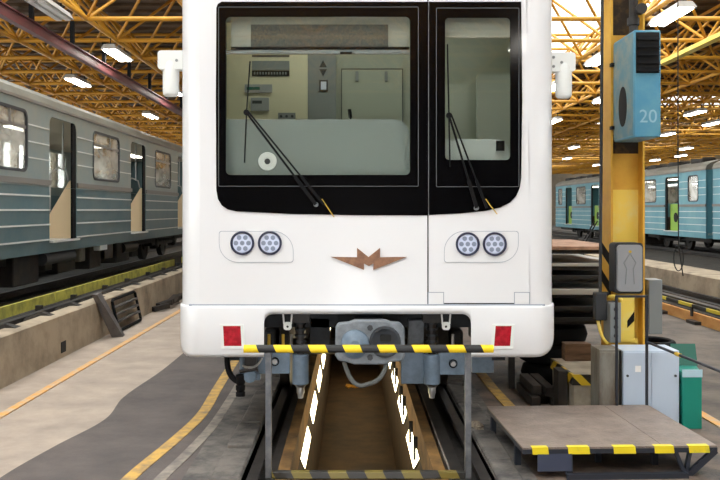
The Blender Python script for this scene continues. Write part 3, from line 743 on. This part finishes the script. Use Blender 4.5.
# ------------------------------------------------------------------ old corrugated metro cars
NP = 4.87; CL = 20.5
DOORS = [2.36+NP*k for k in range(4)]
WINS = [(.65, 1.5)]+[(2.36+NP*k+1.3+.92, 2.36+NP*k+1.3+.92+1.73) for k in range(3)]+[(CL-1.5, CL-.65)]
def metro_car(name, loc, d, label, up, low, extras):
    """loc: foot of the near side at the end nearest the camera; d: +1 body lies to +x of that side; heights count from the skirt"""
    root = thing(name, loc, label, 'train', 'old ribbed metro cars')
    x0, y0, z0 = loc
    def T(x, y, z): return (x0+d*x, y0+y, z0+z)
    def bx(nm, xa, xb, ya, yb, za, zb, m, par=root, bevel=0):
        xa, xb = sorted((x0+d*xa, x0+d*xb)); return MB().box(xa, xb, y0+ya, y0+yb, z0+za, z0+zb).build(nm, m, par, bevel)
    def rr(ya, yb, za, zb, r): return rrect(y0+ya, y0+yb, z0+za, z0+zb, r, 4)
    dh = [rr(a, a+1.3, .18, 2.08, [.001, .001, .14, .14]) for a in DOORS]
    wh = [rr(a, c, 1.2, 2.05, .12) for a, c in WINS]
    for nm, xa in (('near_side', 0), ('far_side', 2.65)):
        b = MB(); lo_, hi_ = sorted((x0+d*xa, x0+d*(xa+.05)))
        b.mat(0).prism(rr(0, CL, 1.0, 2.2, .001), [h for h in wh]+[rrect(y0+a, y0+a+1.3, z0+1.0+1e-3, z0+2.08, [.001, .001, .14, .14], 4) for a in DOORS], lo_, hi_, 'yz')
        ys = [0]+[v for a in DOORS for v in (a, a+1.3)]+[CL]
        b.mat(1)
        for k in range(0, len(ys), 2): b.prism(rr(ys[k], ys[k+1], .18, 1.0, .001), [], lo_, hi_, 'yz')
        b.mat(1).prism(rr(0, CL, 0, .18, .001), [], lo_, hi_, 'yz')
        b.build(nm, [up, low], root, smooth=False)
    r = []
    for ya in (0, CL):
        for i in range(13):
            a = PI*i/12; r.append(T(1.35-1.38*math.cos(a), ya, 2.2+.40*math.sin(a)**.8))
    MB().add(r, [(i, i+1, 14+i, 13+i) for i in range(12)]+[tuple(range(13)), tuple(range(25, 12, -1))]).build('roof', 'roof_grey', root)
    bx('gutter', -.03, .02, 0, CL, 2.19, 2.23, 'belt')
    bx('floor', .05, 2.65, 0, CL, .1, .18, 'inside')
    for ya in (0, CL-.05): bx('end_wall', 0, 2.7, ya, ya+.05, 0, 2.2, low)
    bx('inner_ceiling', .05, 2.65, .05, CL-.05, 2.12, 2.17, 'inside')
    for k in range(5): bx('added_ceiling_glow', 1.2, 1.45, 1.5+k*3.8, 2.9+k*3.8, 2.09, 2.12, 'car_fill_glow')  # glowing strips added to brighten the car interior
    # ribs, belt
    segs = [(ys[k], ys[k+1]) for k in range(0, len(ys), 2)]
    for sa, sc in segs:
        bx('belt', -.03, 0, sa, sc, 1.02, 1.10, 'belt')
        for z in (.20, .43, .65, .86): bx('rib', -.015, 0, sa, sc, z-.011, z+.011, 'rib')
    cuts = sorted(ys+[v for w in WINS for v in w])
    for z in (1.40, 1.63, 1.87):
        for k in range(0, len(cuts)-1, 2): bx('rib', -.012, 0, cuts[k]+.03, cuts[k+1]-.03, z-.009, z+.009, 'rib')
    for a in DOORS:
        lf = bx('door_leaf', .01, .04, a+1.12, a+1.3, .18, 2.08, 'rubber')
        bx('door_sill', -.06, .05, a, a+1.3, .15, .18, 'rib')
        lo_, hi_ = sorted((x0+d*.0, x0+d*.02))
        if extras == 'panel':
            g = bx('door_panel', .12, .16, a+.05, a+1.1, .18, 1.12, 'green_in')
            MB().cyl(T(.12, a+.55, .65), T(.10, a+.55, .65), .17, 20).build('round_window', 'black', g)
            bx('inner_post', .3, .5, a+.1, a+.35, .18, 1.8, 'orange_in')
        else:
            MB().prism([(x0+d*p, z0+z) for p, z in ((.06, .18), (.5, .18), (.5, .5), (.12, 1.14), (.06, 1.14))], [], y0+a+1.3, y0+a+1.34, 'xz').build('windbreak', 'beige', root)
            MB().tube([T(.12, a+1.26, 1.14), T(.16, a+1.26, 1.3), T(.3, a+1.26, 1.36), T(.42, a+1.26, 1.25), T(.44, a+1.26, .6)], .016, 6).build('handrail', 'steel', root)
            MB().tube([T(.2, a+1.22, 1.3), T(.2, a+1.22, 2.1)], .016, 6).build('handrail', 'steel', root)
    for sa, sc in segs[1:-1]: bx('bench', 2.1, 2.6, sa+.1, sc-.1, .18, .62, 'seat'); bx('bench', .1, .5, sa+.1, sc-.1, .18, .62, 'seat')
    for a, c in WINS:
        lo_, hi_ = sorted((x0-d*.012, x0+d*.04))
        fr = MB().prism(rr(a-.015, c+.015, 1.185, 2.065, .14), [rr(a+.025, c-.025, 1.225, 2.025, .1)], lo_, hi_, 'yz').build('window_frame', 'dark_grey', root)
        bx('glazing_bar', .0, .03, a+.02, c-.02, 1.80, 1.84, 'belt', fr)
        if c-a > 1: bx('glazing_bar', .0, .03, (a+c)/2+.25, (a+c)/2+.29, 1.82, 2.03, 'belt', fr)
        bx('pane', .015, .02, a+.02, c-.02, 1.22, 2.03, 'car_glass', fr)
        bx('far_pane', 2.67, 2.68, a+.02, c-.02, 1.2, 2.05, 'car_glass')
    # running gear
    rz = loc[2]-.64-.0
    zr = -(loc[2]-(.52 if d < 0 else .34))           # rail head below the skirt
    for yc in (3.9, CL-3.9):
        bg_ = bx('bogie_frame', .25, .45, yc-1.5, yc+1.5, zr+.35, zr+.52, 'under_black', bevel=.03)
        for s in (-1, 1):
            for xw in (.59, 2.11):
                MB().lathe(T(xw-.06, yc+s*1.05, zr+.39), (d, 0, 0), [(0, 0), (.14, 0), (.15, .03), (.30, .03), (.33, 0), (.385, 0), (.385, .12), (0, .12)], 24).build('wheel', 'under_black', bg_)
            MB().lathe(T(.2, yc+s*1.05, zr+.40), (d, 0, 0), [(0, 0), (.09, 0), (.13, .04), (.13, .2)], 14).build('axle_box', 'under_black', bg_)
        for s in (-.4, .4): MB().cyl(T(.35, yc+s, zr+.4), T(.35, yc+s, -.02), .09, 12).build('bogie_spring', 'dark_steel', bg_)
        bx('truck_beam', .3, 2.4, yc-.3, yc+.3, zr+.3, -.02, 'under_black', bg_)
    bx('chassis', .25, 2.45, .2, CL-.2, -.14, .1, 'under_black')
    ux = 6.2
    for w, h, m in ((1.0, .44, 'under_black'), (.35, .3, 'dark_steel'), (.9, .38, 'under_black'), (.3, .26, 'cabinet_rust'), (.7, .42, 'under_black'), (.6, .3, 'dark_steel'), (1.0, .42, 'under_black'), (.5, .36, 'under_black')):
        bx('equipment_box', .15, .9, ux, ux+w, -h, -.0, m, bevel=.02); ux += w+.25
    MB().cyl(T(.12, 7.2, -.1), T(.12, 8.6, -.1), .10, 16).build('air_tank', 'dark_grey', root)
    MB().cyl(T(.2, 12.0, -.14), T(.2, 13.1, -.14), .12, 16).build('air_tank', 'dark_steel', root)
    bx('tag_plate', .0, .12, 9.9, 10.35, -.09, .0, 'rib')
    for k in range(9 if extras == 'panel' else 0):    # roof vents
        y = 1.2+k*2.2; bx('roof_vent', .35, .85, y, y+1.0, 2.4, 2.64, 'under_black' if extras == 'panel' else 'roof_grey', bevel=.05)
    return root
left_car = metro_car('metro_car', (-4.6, 6.0, 1.1), -1, 'grey-blue ribbed metro car with open doors on the raised track at left', 'old_blue', 'old_blue_low', 'wind')
right_car = metro_car('metro_car', (11.3, 27.75, .84), 1, 'light blue ribbed metro car with green door panels behind the yellow column', 'sky_blue', 'sky_blue', 'panel')
dup(right_car, (11.3, 6.75, .84), 0, 'light blue ribbed metro car cut off by the right edge of the photo')

# left ledge fittings: yellow cover board of the live rail, its brackets, leaning pieces
cb = thing('rail_cover', (-4.1, Y0, .48), 'long worn yellow cover board along the raised track under the grey-blue train', 'cover board')
for k in range(10):
    y = 6+k*3.0
    if k in (4, 6): MB().box(-4.12, -4.08, y, y+2.0, .475, .615).build('board', 'board_yellow', cb)
    else: MB().box(-4.12, -4.08, y, y+2.95, .475, .615).build('board', 'board_yellow', cb)
    for s in (.6, 2.2): MB().box(-4.08, -4.0, y+s, y+s+.07, .38, .52).build('bracket', 'under_black', cb)
cr = thing('live_rail', (-3.8, Y0, .38), 'dark conductor rail on block supports along the top of the left ledge', 'rail')
MB().box(-3.90, -3.82, 5, 60, .43, .50).build('conductor', 'dark_steel', cr)
for k in range(26):
    y = 8+k*1.05
    MB().hexa([(-3.95, y, .38), (-3.5, y, .52), (-3.5, y+.16, .52), (-3.95, y+.3, .38), (-3.95, y+.04, .44), (-3.62, y+.03, .56), (-3.62, y+.13, .56), (-3.95, y+.26, .44)]).build('support_block', 'ledge_top', cr)
pl = MB().hexa([(-3.30, 11.95, 0.0), (-3.16, 12.02, 0.0), (-3.18, 12.18, .0), (-3.32, 12.11, .0), (-3.47, 11.6, .62), (-3.40, 11.6, .62), (-3.40, 11.78, .64), (-3.47, 11.78, .64)]).build('plank', 'grey_plank')
tag(base(pl), 'short grey plank leaning against the left ledge', 'plank')
gr = thing('step_grate', (-3.3, 13.1, 0), 'black tube frame with three bars leaning on the left ledge beside the plank', 'grate')
def gp(y, t): return (-3.31-.10*t, 12.35+y, .03+.44*t)
m = MB(); m.tube([gp(0, 0), gp(0, .95), gp(.05, 1), gp(1.25, 1), gp(1.3, .95), gp(1.3, .05), gp(1.25, 0), gp(0, 0)], .022, 8); m.build('tube_frame', 'rubber', gr)
for t in (.3, .53, .76): MB().bar(gp(0, t), gp(1.3, t), .05, .03).build('bar', 'grey_plank', gr)
m = MB()
for k in range(8):
    a = random.random()*PI; x, yy = -3.25+random.uniform(-.08, .1), 15.0+k*.32
    m.bar((x-.12*math.cos(a), yy-.25*math.sin(a), .05+.03*(k % 3)), (x+.12*math.cos(a), yy+.25*math.sin(a), .09+.04*(k % 3)), .10, .08)
o = m.build('scrap_heap', 'dark_steel'); o['kind'] = 'stuff'; tag(o, 'low heap of dark scrap lying along the foot of the left ledge', 'scrap')

# overhead girder at left and its hangers
gd = thing('girder', (-5.85, 12, 5.0), 'long dark red overhead girder running back above the grey-blue train', 'girder')
m = MB()
m.box(-5.91, -5.79, 8, 70, 5.18, 5.20); m.box(-5.91, -5.79, 8, 70, 4.98, 5.00); m.box(-5.86, -5.84, 8, 70, 5.00, 5.18)
m.build('beam', 'maroon', gd)
for k in range(23):
    y = GY0+GM*(k-4); MB().box(-5.89, -5.81, y-.04, y+.04, 5.20, ZB-.052).build('hanger', 'rubber', gd)
cb2 = thing('roof_purlin', (8.03, 12, 5.5), 'long pale yellow strip running back under the roof on the right', 'roof purlin')  # yellow roof bar lit by the skylight; its light put into the pale colour
MB().prism([(7.93, 5.50), (8.13, 5.50), (8.13, 5.60), (8.11, 5.60), (8.11, 5.52), (7.95, 5.52), (7.95, 5.60), (7.93, 5.60)], [], 9, 22.6, 'xz').build('purlin_channel', 'column_bright', cb2)
for k in range(6):
    y = GY0+GM*(k-4)+.0; MB().box(8.01, 8.05, y-.02, y+.02, 5.52, ZB-.052).build('hanger', 'rubber', cb2)

# ------------------------------------------------------------------ hanging fluorescent lamps
def lamp(x, y, lit, label):
    t = thing('tube_lamp', (x, y, 5.42), label, 'lamp', 'fluorescent lamps under the roof')
    z = 5.42
    MB().hexa([(x-.19, y-.78, z), (x+.19, y-.78, z), (x+.19, y+.78, z), (x-.19, y+.78, z), (x-.12, y-.74, z+.12), (x+.12, y-.74, z+.12), (x+.12, y+.74, z+.12), (x-.12, y+.74, z+.12)]).build('case', 'lamp_case', t)
    for s in (-.085, .085): MB().box(x+s-.05, x+s+.05, y-.74, y+.74, z-.03, z).build('tube', 'tube' if lit else 'tube_off', t)
    for s in (-.6, .6): MB().cyl((x, y+s, z+.12), (x, y+s, ZB-.052), .015, 6).build('hanger', 'rubber', t)
LR = [(-5.55, [(16.0, 0), (20.6, 1), (27, 1), (34, 1)], 'over the near edge of the left train'),
      (-7.87, [(25.0, 1), (34, 1), (42, 1)], 'over the roof of the left train'),
      (6.05, [(16.5, 1), (21.3, 1), (26, 1), (31, 1), (37, 1)], 'over the empty track by the yellow column'),
      (8.37, [(29, 1), (36, 1), (45, 1), (54, 1)], 'over the ledge before the blue train'),
      (13.01, [(33, 1), (41.5, 1), (51, 1), (62, 1)], 'over the roof of the blue train'),
      (15.33, [(37, 1), (42.3, 1), (51, 1), (62, 1)], 'just behind the blue train'),
      (19.97, [(44, 1), (52, 1), (61, 1), (71, 1)], 'far behind the blue train'),
      (22.29, [(59, 1), (64, 1), (73, 1)], 'farthest right under the roof')]
for x, ys_, where in LR:
    for n, (y, lit) in enumerate(ys_):
        lamp(x, y, lit, f"{'lit' if lit else 'unlit'} fluorescent lamp {where}, {ROW[n]} of its row")

lamp(3.73, -6.4, 1, 'lit fluorescent lamp facing the white train, mirrored faintly in its door window')

# ------------------------------------------------------------------ yellow column and what hangs on it
col = thing('column', (2.41, 7.75, 0), 'yellow steel I-section column on the right with sooty top and hazard marks', 'column')
MB().box(2.262, 2.28, 7.6, 7.9, .36, 5.8).build('flange', 'column_yellow', col); MB().box(2.54, 2.558, 7.6, 7.9, .36, 5.8).build('flange', 'column_yellow', col)
MB().box(2.28, 2.54, 7.72, 7.735, .36, 1.93).build('web', 'column_bright', col); MB().box(2.28, 2.54, 7.72, 7.735, 1.93, 2.25).build('web', 'column_yellow', col)
MB().box(2.28, 2.54, 7.72, 7.735, 2.25, 2.42).build('web', 'soot', col); MB().box(2.28, 2.54, 7.72, 7.735, 2.42, 3.3).build('web', 'column_yellow', col); MB().box(2.28, 2.54, 7.72, 7.735, 3.3, 5.8).build('web', 'soot', col)
for z in (.75, 1.0, 1.25): MB().hexa([(2.258, 7.6, z), (2.262, 7.6, z), (2.262, 7.9, z+.12), (2.258, 7.9, z+.12), (2.258, 7.6, z+.1), (2.262, 7.6, z+.1), (2.262, 7.9, z+.22), (2.258, 7.9, z+.22)]).build('hazard_mark', 'rubber', col)
pln = thing('plinth', (2.3, 7.75, 0), 'cream concrete plinth with black and yellow striped rim under the yellow column', 'plinth')
MB().box(1.88, 2.9, 7.36, 8.15, 0, .36).build('block', 'plinth', pln)
MB().box(1.86, 2.92, 7.34, 7.36, .27, .36).build('striped_rim', 'hazard', pln); MB().box(1.86, 1.88, 7.36, 8.15, .27, .36).build('striped_rim', 'hazard', pln); MB().box(2.03, 2.12, 7.34, 7.36, 0, .27).build('striped_strip', 'hazard', pln)
ht = thing('fan_heater', (2.39, 7.3, 2.34), 'light blue fan heater box with black louvres and faded number 20 high on the column', 'heater')
m = MB(); xa, xb, ya, yb, za, zb = 2.285, 2.505, 7.05, 7.6, 2.34, 3.21
MB().mat(0).box(xa, xb, ya, yb, za, zb).build('case', ['heater'], ht, bevel=.012)
MB().box(xa-.004, xa, ya+.02, yb-.01, za+.02, zb-.02).build('side_panel', 'heater_side', ht)
el = [(7.33+.11*math.cos(a), 2.62+.17*math.sin(a)) for a in [2*PI*k/20 for k in range(20)]]
MB().prism(el, [], xa-.006, xa-.003, 'yz').build('side_opening', 'black', ht)
lv = MB().box(xa+.015, xb-.015, ya-.004, ya, 2.86, 3.19).build('louvre_frame', 'black', ht)
for k in range(5): MB().hexa([(xa+.02, ya-.03, 2.87+k*.064), (xb-.02, ya-.03, 2.87+k*.064), (xb-.02, ya-.003, 2.87+k*.064), (xa+.02, ya-.003, 2.87+k*.064), (xa+.02, ya-.005, 2.905+k*.064), (xb-.02, ya-.005, 2.905+k*.064), (xb-.02, ya-.003, 2.905+k*.064), (xa+.02, ya-.003, 2.905+k*.064)]).build('louvre', 'rubber', lv)
def text(body, size, loc, m, name, parent):
    c = bpy.data.curves.new(name, 'FONT'); c.body = body; c.size = size; c.extrude = .001; c.align_x = 'CENTER'
    o = bpy.data.objects.new(name, c); COL.objects.link(o); o.rotation_euler = (PI/2, 0, 0)
    dg = bpy.context.evaluated_depsgraph_get(); me = bpy.data.meshes.new_from_object(o.evaluated_get(dg))
    bpy.data.objects.remove(o); me.transform(Matrix.Rotation(PI/2, 4, 'X')); me.transform(Matrix.Translation(loc)); me.materials.clear(); me.materials.append(M[m])
    ob = bpy.data.objects.new(name, me); COL.objects.link(ob); ob.parent = parent
    off = Vector((0, 0, 0)); p = parent
    while p: off += p.location; p = p.parent
    me.transform(Matrix.Translation(-off)); return ob
text('20', .15, (2.40, ya-.002, 2.46), 'faded_white', 'number', ht)
m = MB(); m.cyl((2.36, 7.3, 3.21), (2.36, 7.3, 5.7), .035, 12); m.cyl((2.36, 7.3, 3.3), (2.36, 7.3, 3.36), .05, 12); m.build('supply_pipe', 'dark_steel', ht)
m = MB(); m.cyl((2.40, 7.2, 3.42), (2.40, 7.26, 3.42), .045, 14); m.cyl((2.36, 7.26, 3.42), (2.44, 7.26, 3.42), .02, 8); m.build('valve_wheel', 'dark_steel', ht)
for z in (2.45, 3.0): MB().box(2.255, 2.29, 7.56, 7.62, z, z+.03).build('clamp', 'black', ht)
# grey lidded control box
cbx = thing('control_box', (2.37, 7.5, 1.04), 'grey rounded control box with dark gasket mounted on the yellow column', 'control box')
MB().prism(rrect(2.245, 2.49, 1.035, 1.47, .035, 5), [], 7.44, 7.6).build('case', 'dark_grey', cbx)
ld = MB().prism(rrect(2.262, 2.474, 1.055, 1.452, .03, 5), [], 7.41, 7.445).build('lid', 'panel_grey', cbx, bevel=.01)
MB().tube([(2.33, 7.408, 1.12), (2.34, 7.408, 1.25), (2.315, 7.408, 1.30), (2.368, 7.408, 1.38), (2.42, 7.408, 1.30), (2.395, 7.408, 1.25), (2.405, 7.408, 1.12)], .004, 5).build('lid_emboss', 'mid_grey', ld)
MB().cyl((2.368, 7.402, 1.395), (2.368, 7.415, 1.395), .012, 8).build('lid_screw', 'hose_yellow', ld)
# switch strip, yellow bracket, hoses
ys2 = thing('switch_station', (2.27, 7.45, .6), 'yellow bracket with narrow grey switch strip below the control box', 'switch station')
MB().box(2.20, 2.46, 7.5, 7.6, .60, .64).build('bracket', 'column_bright', ys2); MB().box(2.30, 2.42, 7.46, 7.6, .62, 1.0).build('yellow_plate', 'column_bright', ys2)
m = MB().box(2.195, 2.29, 7.40, 7.6, .62, .96).build('switch_strip', 'mid_grey', ys2, bevel=.006)
for k in range(4): MB().cyl((2.243, 7.385, .68+k*.075), (2.243, 7.40, .68+k*.075), .018, 10).build('button', 'dark_grey', m)
MB().hexa([(2.36, 7.455, .74), (2.42, 7.455, .80), (2.42, 7.46, .80), (2.36, 7.46, .74), (2.36, 7.455, .80), (2.42, 7.455, .88), (2.42, 7.46, .88), (2.36, 7.46, .80)]).build('hazard_mark', 'rubber', ys2)
jb = thing('junction_box', (2.66, 7.71, .66), 'plain grey junction box on the right flank of the yellow column', 'junction box')
MB().box(2.60, 2.72, 7.62, 7.8, .66, 1.14).build('case', 'mid_grey', jb, bevel=.008); MB().box(2.559, 2.60, 7.66, 7.74, .9, .95).build('arm', 'dark_grey', jb)
MB().tube(arc((2.215, 7.5, 1.0), (2.24, 7.4, 1.03), (2.3, 7.42, .98), 8), .016, 8).build('yellow_pipe', 'column_bright', ys2)
sw = thing('pull_switch', (2.14, 7.5, .8), 'dark hanging switch box on a thin conduit left of the yellow column', 'switch')
MB().box(2.09, 2.19, 7.47, 7.56, .80, 1.04).build('case', 'dark_grey', sw, bevel=.01)
MB().cyl((2.145, 7.52, 1.04), (2.19, 7.56, 5.7), .014, 8).build('conduit', 'dark_grey', sw)
MB().box(2.14, 2.262, 7.64, 7.68, 1.0, 1.03).build('conduit_clamp', 'dark_grey', sw)
MB().tube(arc((2.12, 7.5, .8), (2.12, 7.42, .66), (2.18, 7.42, .61), 10), .014, 8).build('yellow_lead', 'column_bright', sw)
# coil on the plinth
co = MB()
for k in range(4):
    co.tube([(2.72+(.17-.01*(k % 2))*math.cos(2*PI*t/24), 7.85+.2*math.sin(2*PI*t/24), .39+k*.055) for t in range(25)], .03, 8)
tag(base(co.build('hose_coil', 'rubber')), 'coil of black hose lying on the plinth behind the grey cabinet', 'hose')

# cabinets
c1 = thing('electrical_cabinet', (2.4, 7.14, 0), 'pale blue-grey metal cabinet with small white label behind the platform', 'cabinet')
MB().box(2.174, 2.63, 6.99, 7.31, 0, .62).build('case', 'cabinet', c1, bevel=.005)
for a, c in ((2.18, 2.40), (2.405, 2.625)): 
    dd = MB().box(a, c, 6.982, 6.99, .03, .608).build('door', 'cabinet', c1, bevel=.003)
    MB().cyl(((c-.03 if a > 2.3 else a+.03), 6.972, .42), ((c-.03 if a > 2.3 else a+.03), 6.982, .42), .01, 10).build('lock', 'dark_grey', dd)
MB().box(2.272, 2.318, 6.979, 6.982, .45, .50).build('label_plate', 'label_white', c1)
c2 = thing('meter_cabinet', (2.08, 7.12, 0), 'narrow worn grey metal box with dark frame at the left of the pale cabinet', 'cabinet')
MB().box(1.99, 2.165, 6.99, 7.25, 0, .625).build('case', 'cabinet_rust', c2); MB().box(2.005, 2.14, 6.978, 6.99, .03, .605).build('door', 'cabinet_rust', c2, bevel=.003)
MB().box(2.145, 2.158, 6.975, 6.99, .0, .62).build('hinge', 'black', c2)
g1 = thing('green_box', (2.74, 7.1, 0), 'turquoise green metal box with pale band and raised dark green lid', 'box')
MB().hexa([(2.64, 6.95, 0), (2.795, 6.95, 0), (2.88, 7.27, 0), (2.67, 7.27, 0), (2.64, 6.95, .45), (2.795, 6.95, .45), (2.88, 7.27, .45), (2.67, 7.27, .45)]).build('case', 'green', g1, bevel=.006)
MB().box(2.638, 2.797, 6.942, 6.95, .415, .475).build('band', 'pale_band', g1)
MB().hexa([(2.67, 7.26, .45), (2.885, 7.26, .45), (2.885, 7.28, .45), (2.67, 7.28, .45), (2.69, 7.34, .622), (2.895, 7.34, .622), (2.895, 7.36, .615), (2.69, 7.36, .615)]).build('lid', 'green_dark', g1)

# ------------------------------------------------------------------ low steel platform with handrail
pf = thing('platform', (1.76, 6.3, 0), 'low steel platform with dirty deck plate and yellow tape along its edge', 'platform')
PX0, PX1, PY0, PY1, PZ = 1.12, 2.41, 5.70, 6.9, .20
MB().box(PX0, 2.05, PY0, PY1, PZ-.012, PZ).build('deck_plate', 'deck_plate', pf); MB().box(2.055, PX1, PY0, PY1, PZ-.012, PZ).build('deck_plate', 'deck_plate', pf)
for x0, x1, y0, y1 in ((PX0, PX1, PY0-.005, PY0+.03), (PX0, PX1, PY1-.035, PY1), (PX0, PX0+.03, PY0+.03, PY1-.035), (PX1-.03, PX1, PY0+.03, PY1-.035)):
    MB().box(x0, x1, y0, y1, PZ-.042, PZ-.012).build('edge_beam', 'frame_navy', pf)
for x, y in ((PX0+.03, 5.98), (PX0+.03, 6.8), (1.43, 5.72), (1.73, 6.05), (2.33, 6.8), (2.10, 5.98)):
    MB().box(x-.02, x+.02, y-.02, y+.02, 0, PZ-.042).build('leg', 'frame_navy', pf)
MB().box(1.215, 1.44, PY0-.008, PY0-.002, PZ-.155, PZ-.042).build('front_plate', 'plate_navy', pf)
for u0, u1 in ((532, 548), (568, 589.5), (614, 636), (655.5, 675), (690.5, 711)):
    x0, x1 = (u0-352)*PY0/870, (u1-352)*PY0/870
    tp = MB().box(x0, x1, PY0-.008, PY0+.04, PZ-.004, PZ+.002); tp.hexa([(x0+.004, PY0-.008, PZ-.045), (x1+.006, PY0-.008, PZ-.045), (x1+.006, PY0-.005, PZ-.045), (x0+.004, PY0-.005, PZ-.045), (x0, PY0-.008, PZ), (x1, PY0-.008, PZ), (x1, PY0-.005, PZ), (x0, PY0-.005, PZ)])
    tp.build('tape', 'tape', pf)
MB().bar((2.14, 5.72, PZ-.042), (2.205, 5.72, .0), .022, .03, (0, 1, 0)).build('brace', 'frame_navy', pf); MB().bar((2.235, 5.72, PZ-.042), (2.205, 5.72, .0), .022, .03, (0, 1, 0)).build('brace', 'frame_navy', pf)
MB().bar((2.40, 5.705, PZ-.03), (2.22, 5.72, .0), .04, .03, (0, 1, 0)).build('brace', 'frame_navy', pf)
MB().box(1.40, 2.2, PY0-.05, PY0-.01, 0, .035).build('foot_bar', 'frame_navy', pf)
for x in (2.152, 2.395): MB().box(x-.009, x+.009, PY1-.023, PY1-.005, PZ, 1.07).build('handrail_post', 'frame_navy', pf)
MB().box(2.143, 2.404, PY1-.023, PY1-.005, 1.055, 1.073).build('handrail', 'frame_navy', pf)
MB().cyl((2.40, PY1-.02, .70), (2.40, PY0-.4, .70), .011, 8).build('mid_rail', 'frame_navy', pf)
MB().box(2.39, 2.41, PY0-.4, PY0-.375, PZ-.2, .71).build('handrail_post', 'frame_navy', pf)
MB().cyl((2.40, 6.33, .70), (2.40, 6.26, .70), .016, 8).build('yellow_sleeve', 'hose_yellow', pf)

pf.rotation_euler = (0, 0, .04); pf.location.x -= .03

# ------------------------------------------------------------------ stacked stock between train and column
rk = thing('storage_rack', (2.2, 9.2, 0), 'dark steel rack of flat sheets between the white train and the column', 'rack')
for x in (1.565, 2.74):
    for y in (8.55, 10.4): MB().box(x-.03, x+.03, y-.03, y+.03, 0, 1.40).build('upright', 'dark_steel', rk)
SH = [(1.36, 'pinkish', .035), (1.20, 'sheet_pale', .03), (1.075, 'sheet_dark', .04), (.93, 'sheet_pale', .055), (.78, 'sheet_dark', .04), (.67, 'sheet_dark', .04)]
NAMES = ['pinkish board on top of the dark rack', 'thin pale sheet on the rack, second from the top', 'dark sheet between the two pale sheets of the rack', 'thick pale sheet in the middle of the rack', 'dark sheet just below the thick pale sheet of the rack', 'dark sheet on the lowest tier of the rack']
for (z, m, t), nm in zip(SH, NAMES):
    for y in (8.55, 10.4): MB().box(1.565, 2.74, y-.025, y+.025, z-.04, z).build('cross_bar', 'dark_steel', rk)
    dx = random.uniform(-.03, .03)
    tag(base(MB().box(1.63+dx, 2.67+dx, 8.4+random.uniform(0, .1), 10.5, z, z+t).build('flat_sheet', m, bevel=.004)), nm, 'sheet')
    if m == 'sheet_dark':
        pass
for k, (x, z) in enumerate(((2.05, 0), (2.02, .2), (2.08, .4))):
    pr = [(.17, .02), (.24, .0), (.30, .03), (.32, .1), (.30, .17), (.24, .2), (.17, .18), (.17, .02)]
    tag(base(MB().lathe((x, 8.9, z), (0, 0, 1), pr, 28).build('rubber_ring', 'rubber')), ['black rubber ring lowest under the rack', 'black rubber ring in the middle under the rack', 'black rubber ring topmost under the rack'][k], 'ring', 'rubber rings under the rack')
bi = 0
TL = ['outermost in the bottom layer', 'second in the bottom layer', 'innermost in the bottom layer', 'outermost in the upper layer', 'innermost in the upper layer']
for k, (x, z) in enumerate(((1.64, 0), (1.73, 0), (1.82, 0), (1.67, .085), (1.77, .085))):
    o = MB().box(x-.042, x+.042, 7.75+.1*(k % 2), 8.45, z, z+.08).build('timber_baulk', 'dark_wood', bevel=.006)
    tag(base(o), f'tarred dark timber on the floor beside the train, {TL[k]}', 'timber')
tag(base(MB().box(1.78, 1.86, 7.5, 7.7, 0, .36).build('board', 'dark_wood', bevel=.004)), 'upright dark brown board at the left end of the striped plinth', 'board')
o = MB().box(1.96, 2.2, 8.0, 8.14, .36, .52).build('crate', 'wood', bevel=.006); tag(base(o), 'small old wooden box on the plinth beside the column', 'box')

# crumpled rag by the right rail
bm = bmesh.new(); bmesh.ops.create_icosphere(bm, subdivisions=3, radius=1)
for v in bm.verts:
    n_ = random.Random(int((v.co.x*7+v.co.y*13+v.co.z*29)*100)).uniform(.7, 1.15); v.co = Vector((v.co.x*.05*n_, v.co.y*.10*n_, (v.co.z*.035*n_)))
me = bpy.data.meshes.new('rag'); bm.to_mesh(me); bm.free(); me.materials.append(M['rag'])
rg = bpy.data.objects.new('rag', me); COL.objects.link(rg); rg.location = (.985, 6.9, .04); rg.rotation_euler = (0, 0, .3); tag(rg, 'crumpled grey rag on the kerb right of the pit', 'rag')

# ------------------------------------------------------------------ empty track on the right
bmx = thing('track_beam', (5.36, Y0, 0), 'rust-orange longitudinal beam carrying the empty track on the right', 'beam')
MB().box(5.30, 5.52, Y0, 60, 0, .16).build('beam', 'rust', bmx)
for k in range(16): MB().box(5.2, 5.5, 9+k*1.4, 9.35+k*1.4, 0, .05).build('foot', 'dark_steel', bmx)
gb = thing('guard_bar', (5.25, 8, .25), 'black and yellow striped guard strip along the empty track on the right', 'guard strip')
MB().box(5.27, 5.30, 8, 40, .24, .29).build('strip', 'guard_stripe', gb)
for k in range(12): MB().box(5.27, 5.298, 8.5+k*2.5, 8.56+k*2.5, .1, .25).build('bracket', 'dark_steel', gb)
hc = MB(); pts = [(5.08, 13.56, 5.72), (5.08, 13.56, 3), (5.09, 13.56, 1.3)]
hc.tube(pts+[(5.09+.075*math.sin(2*PI*t/16), 13.56, 1.0+.2*math.cos(2*PI*t/16)) for t in range(17)]+[(5.16, 13.56, .72)], .009, 6)
tag(base(hc.build('hanging_cable', 'cable')), 'thin black cable with a looped end hanging down right of the column', 'cable')
ldr = thing('ladder', (11.0, 39.9, 0), 'small dark ladder leaning at a door of the light blue train', 'ladder')
for y in (39.7, 40.15): MB().bar((10.6, y, 0.2), (11.2, y, 1.25), .05, .05).build('rail', 'dark_steel', ldr)
for k in range(4): MB().bar((10.7+.13*k, 39.7, .38+.22*k), (10.7+.13*k, 40.15, .38+.22*k), .04, .04).build('rung', 'dark_steel', ldr)
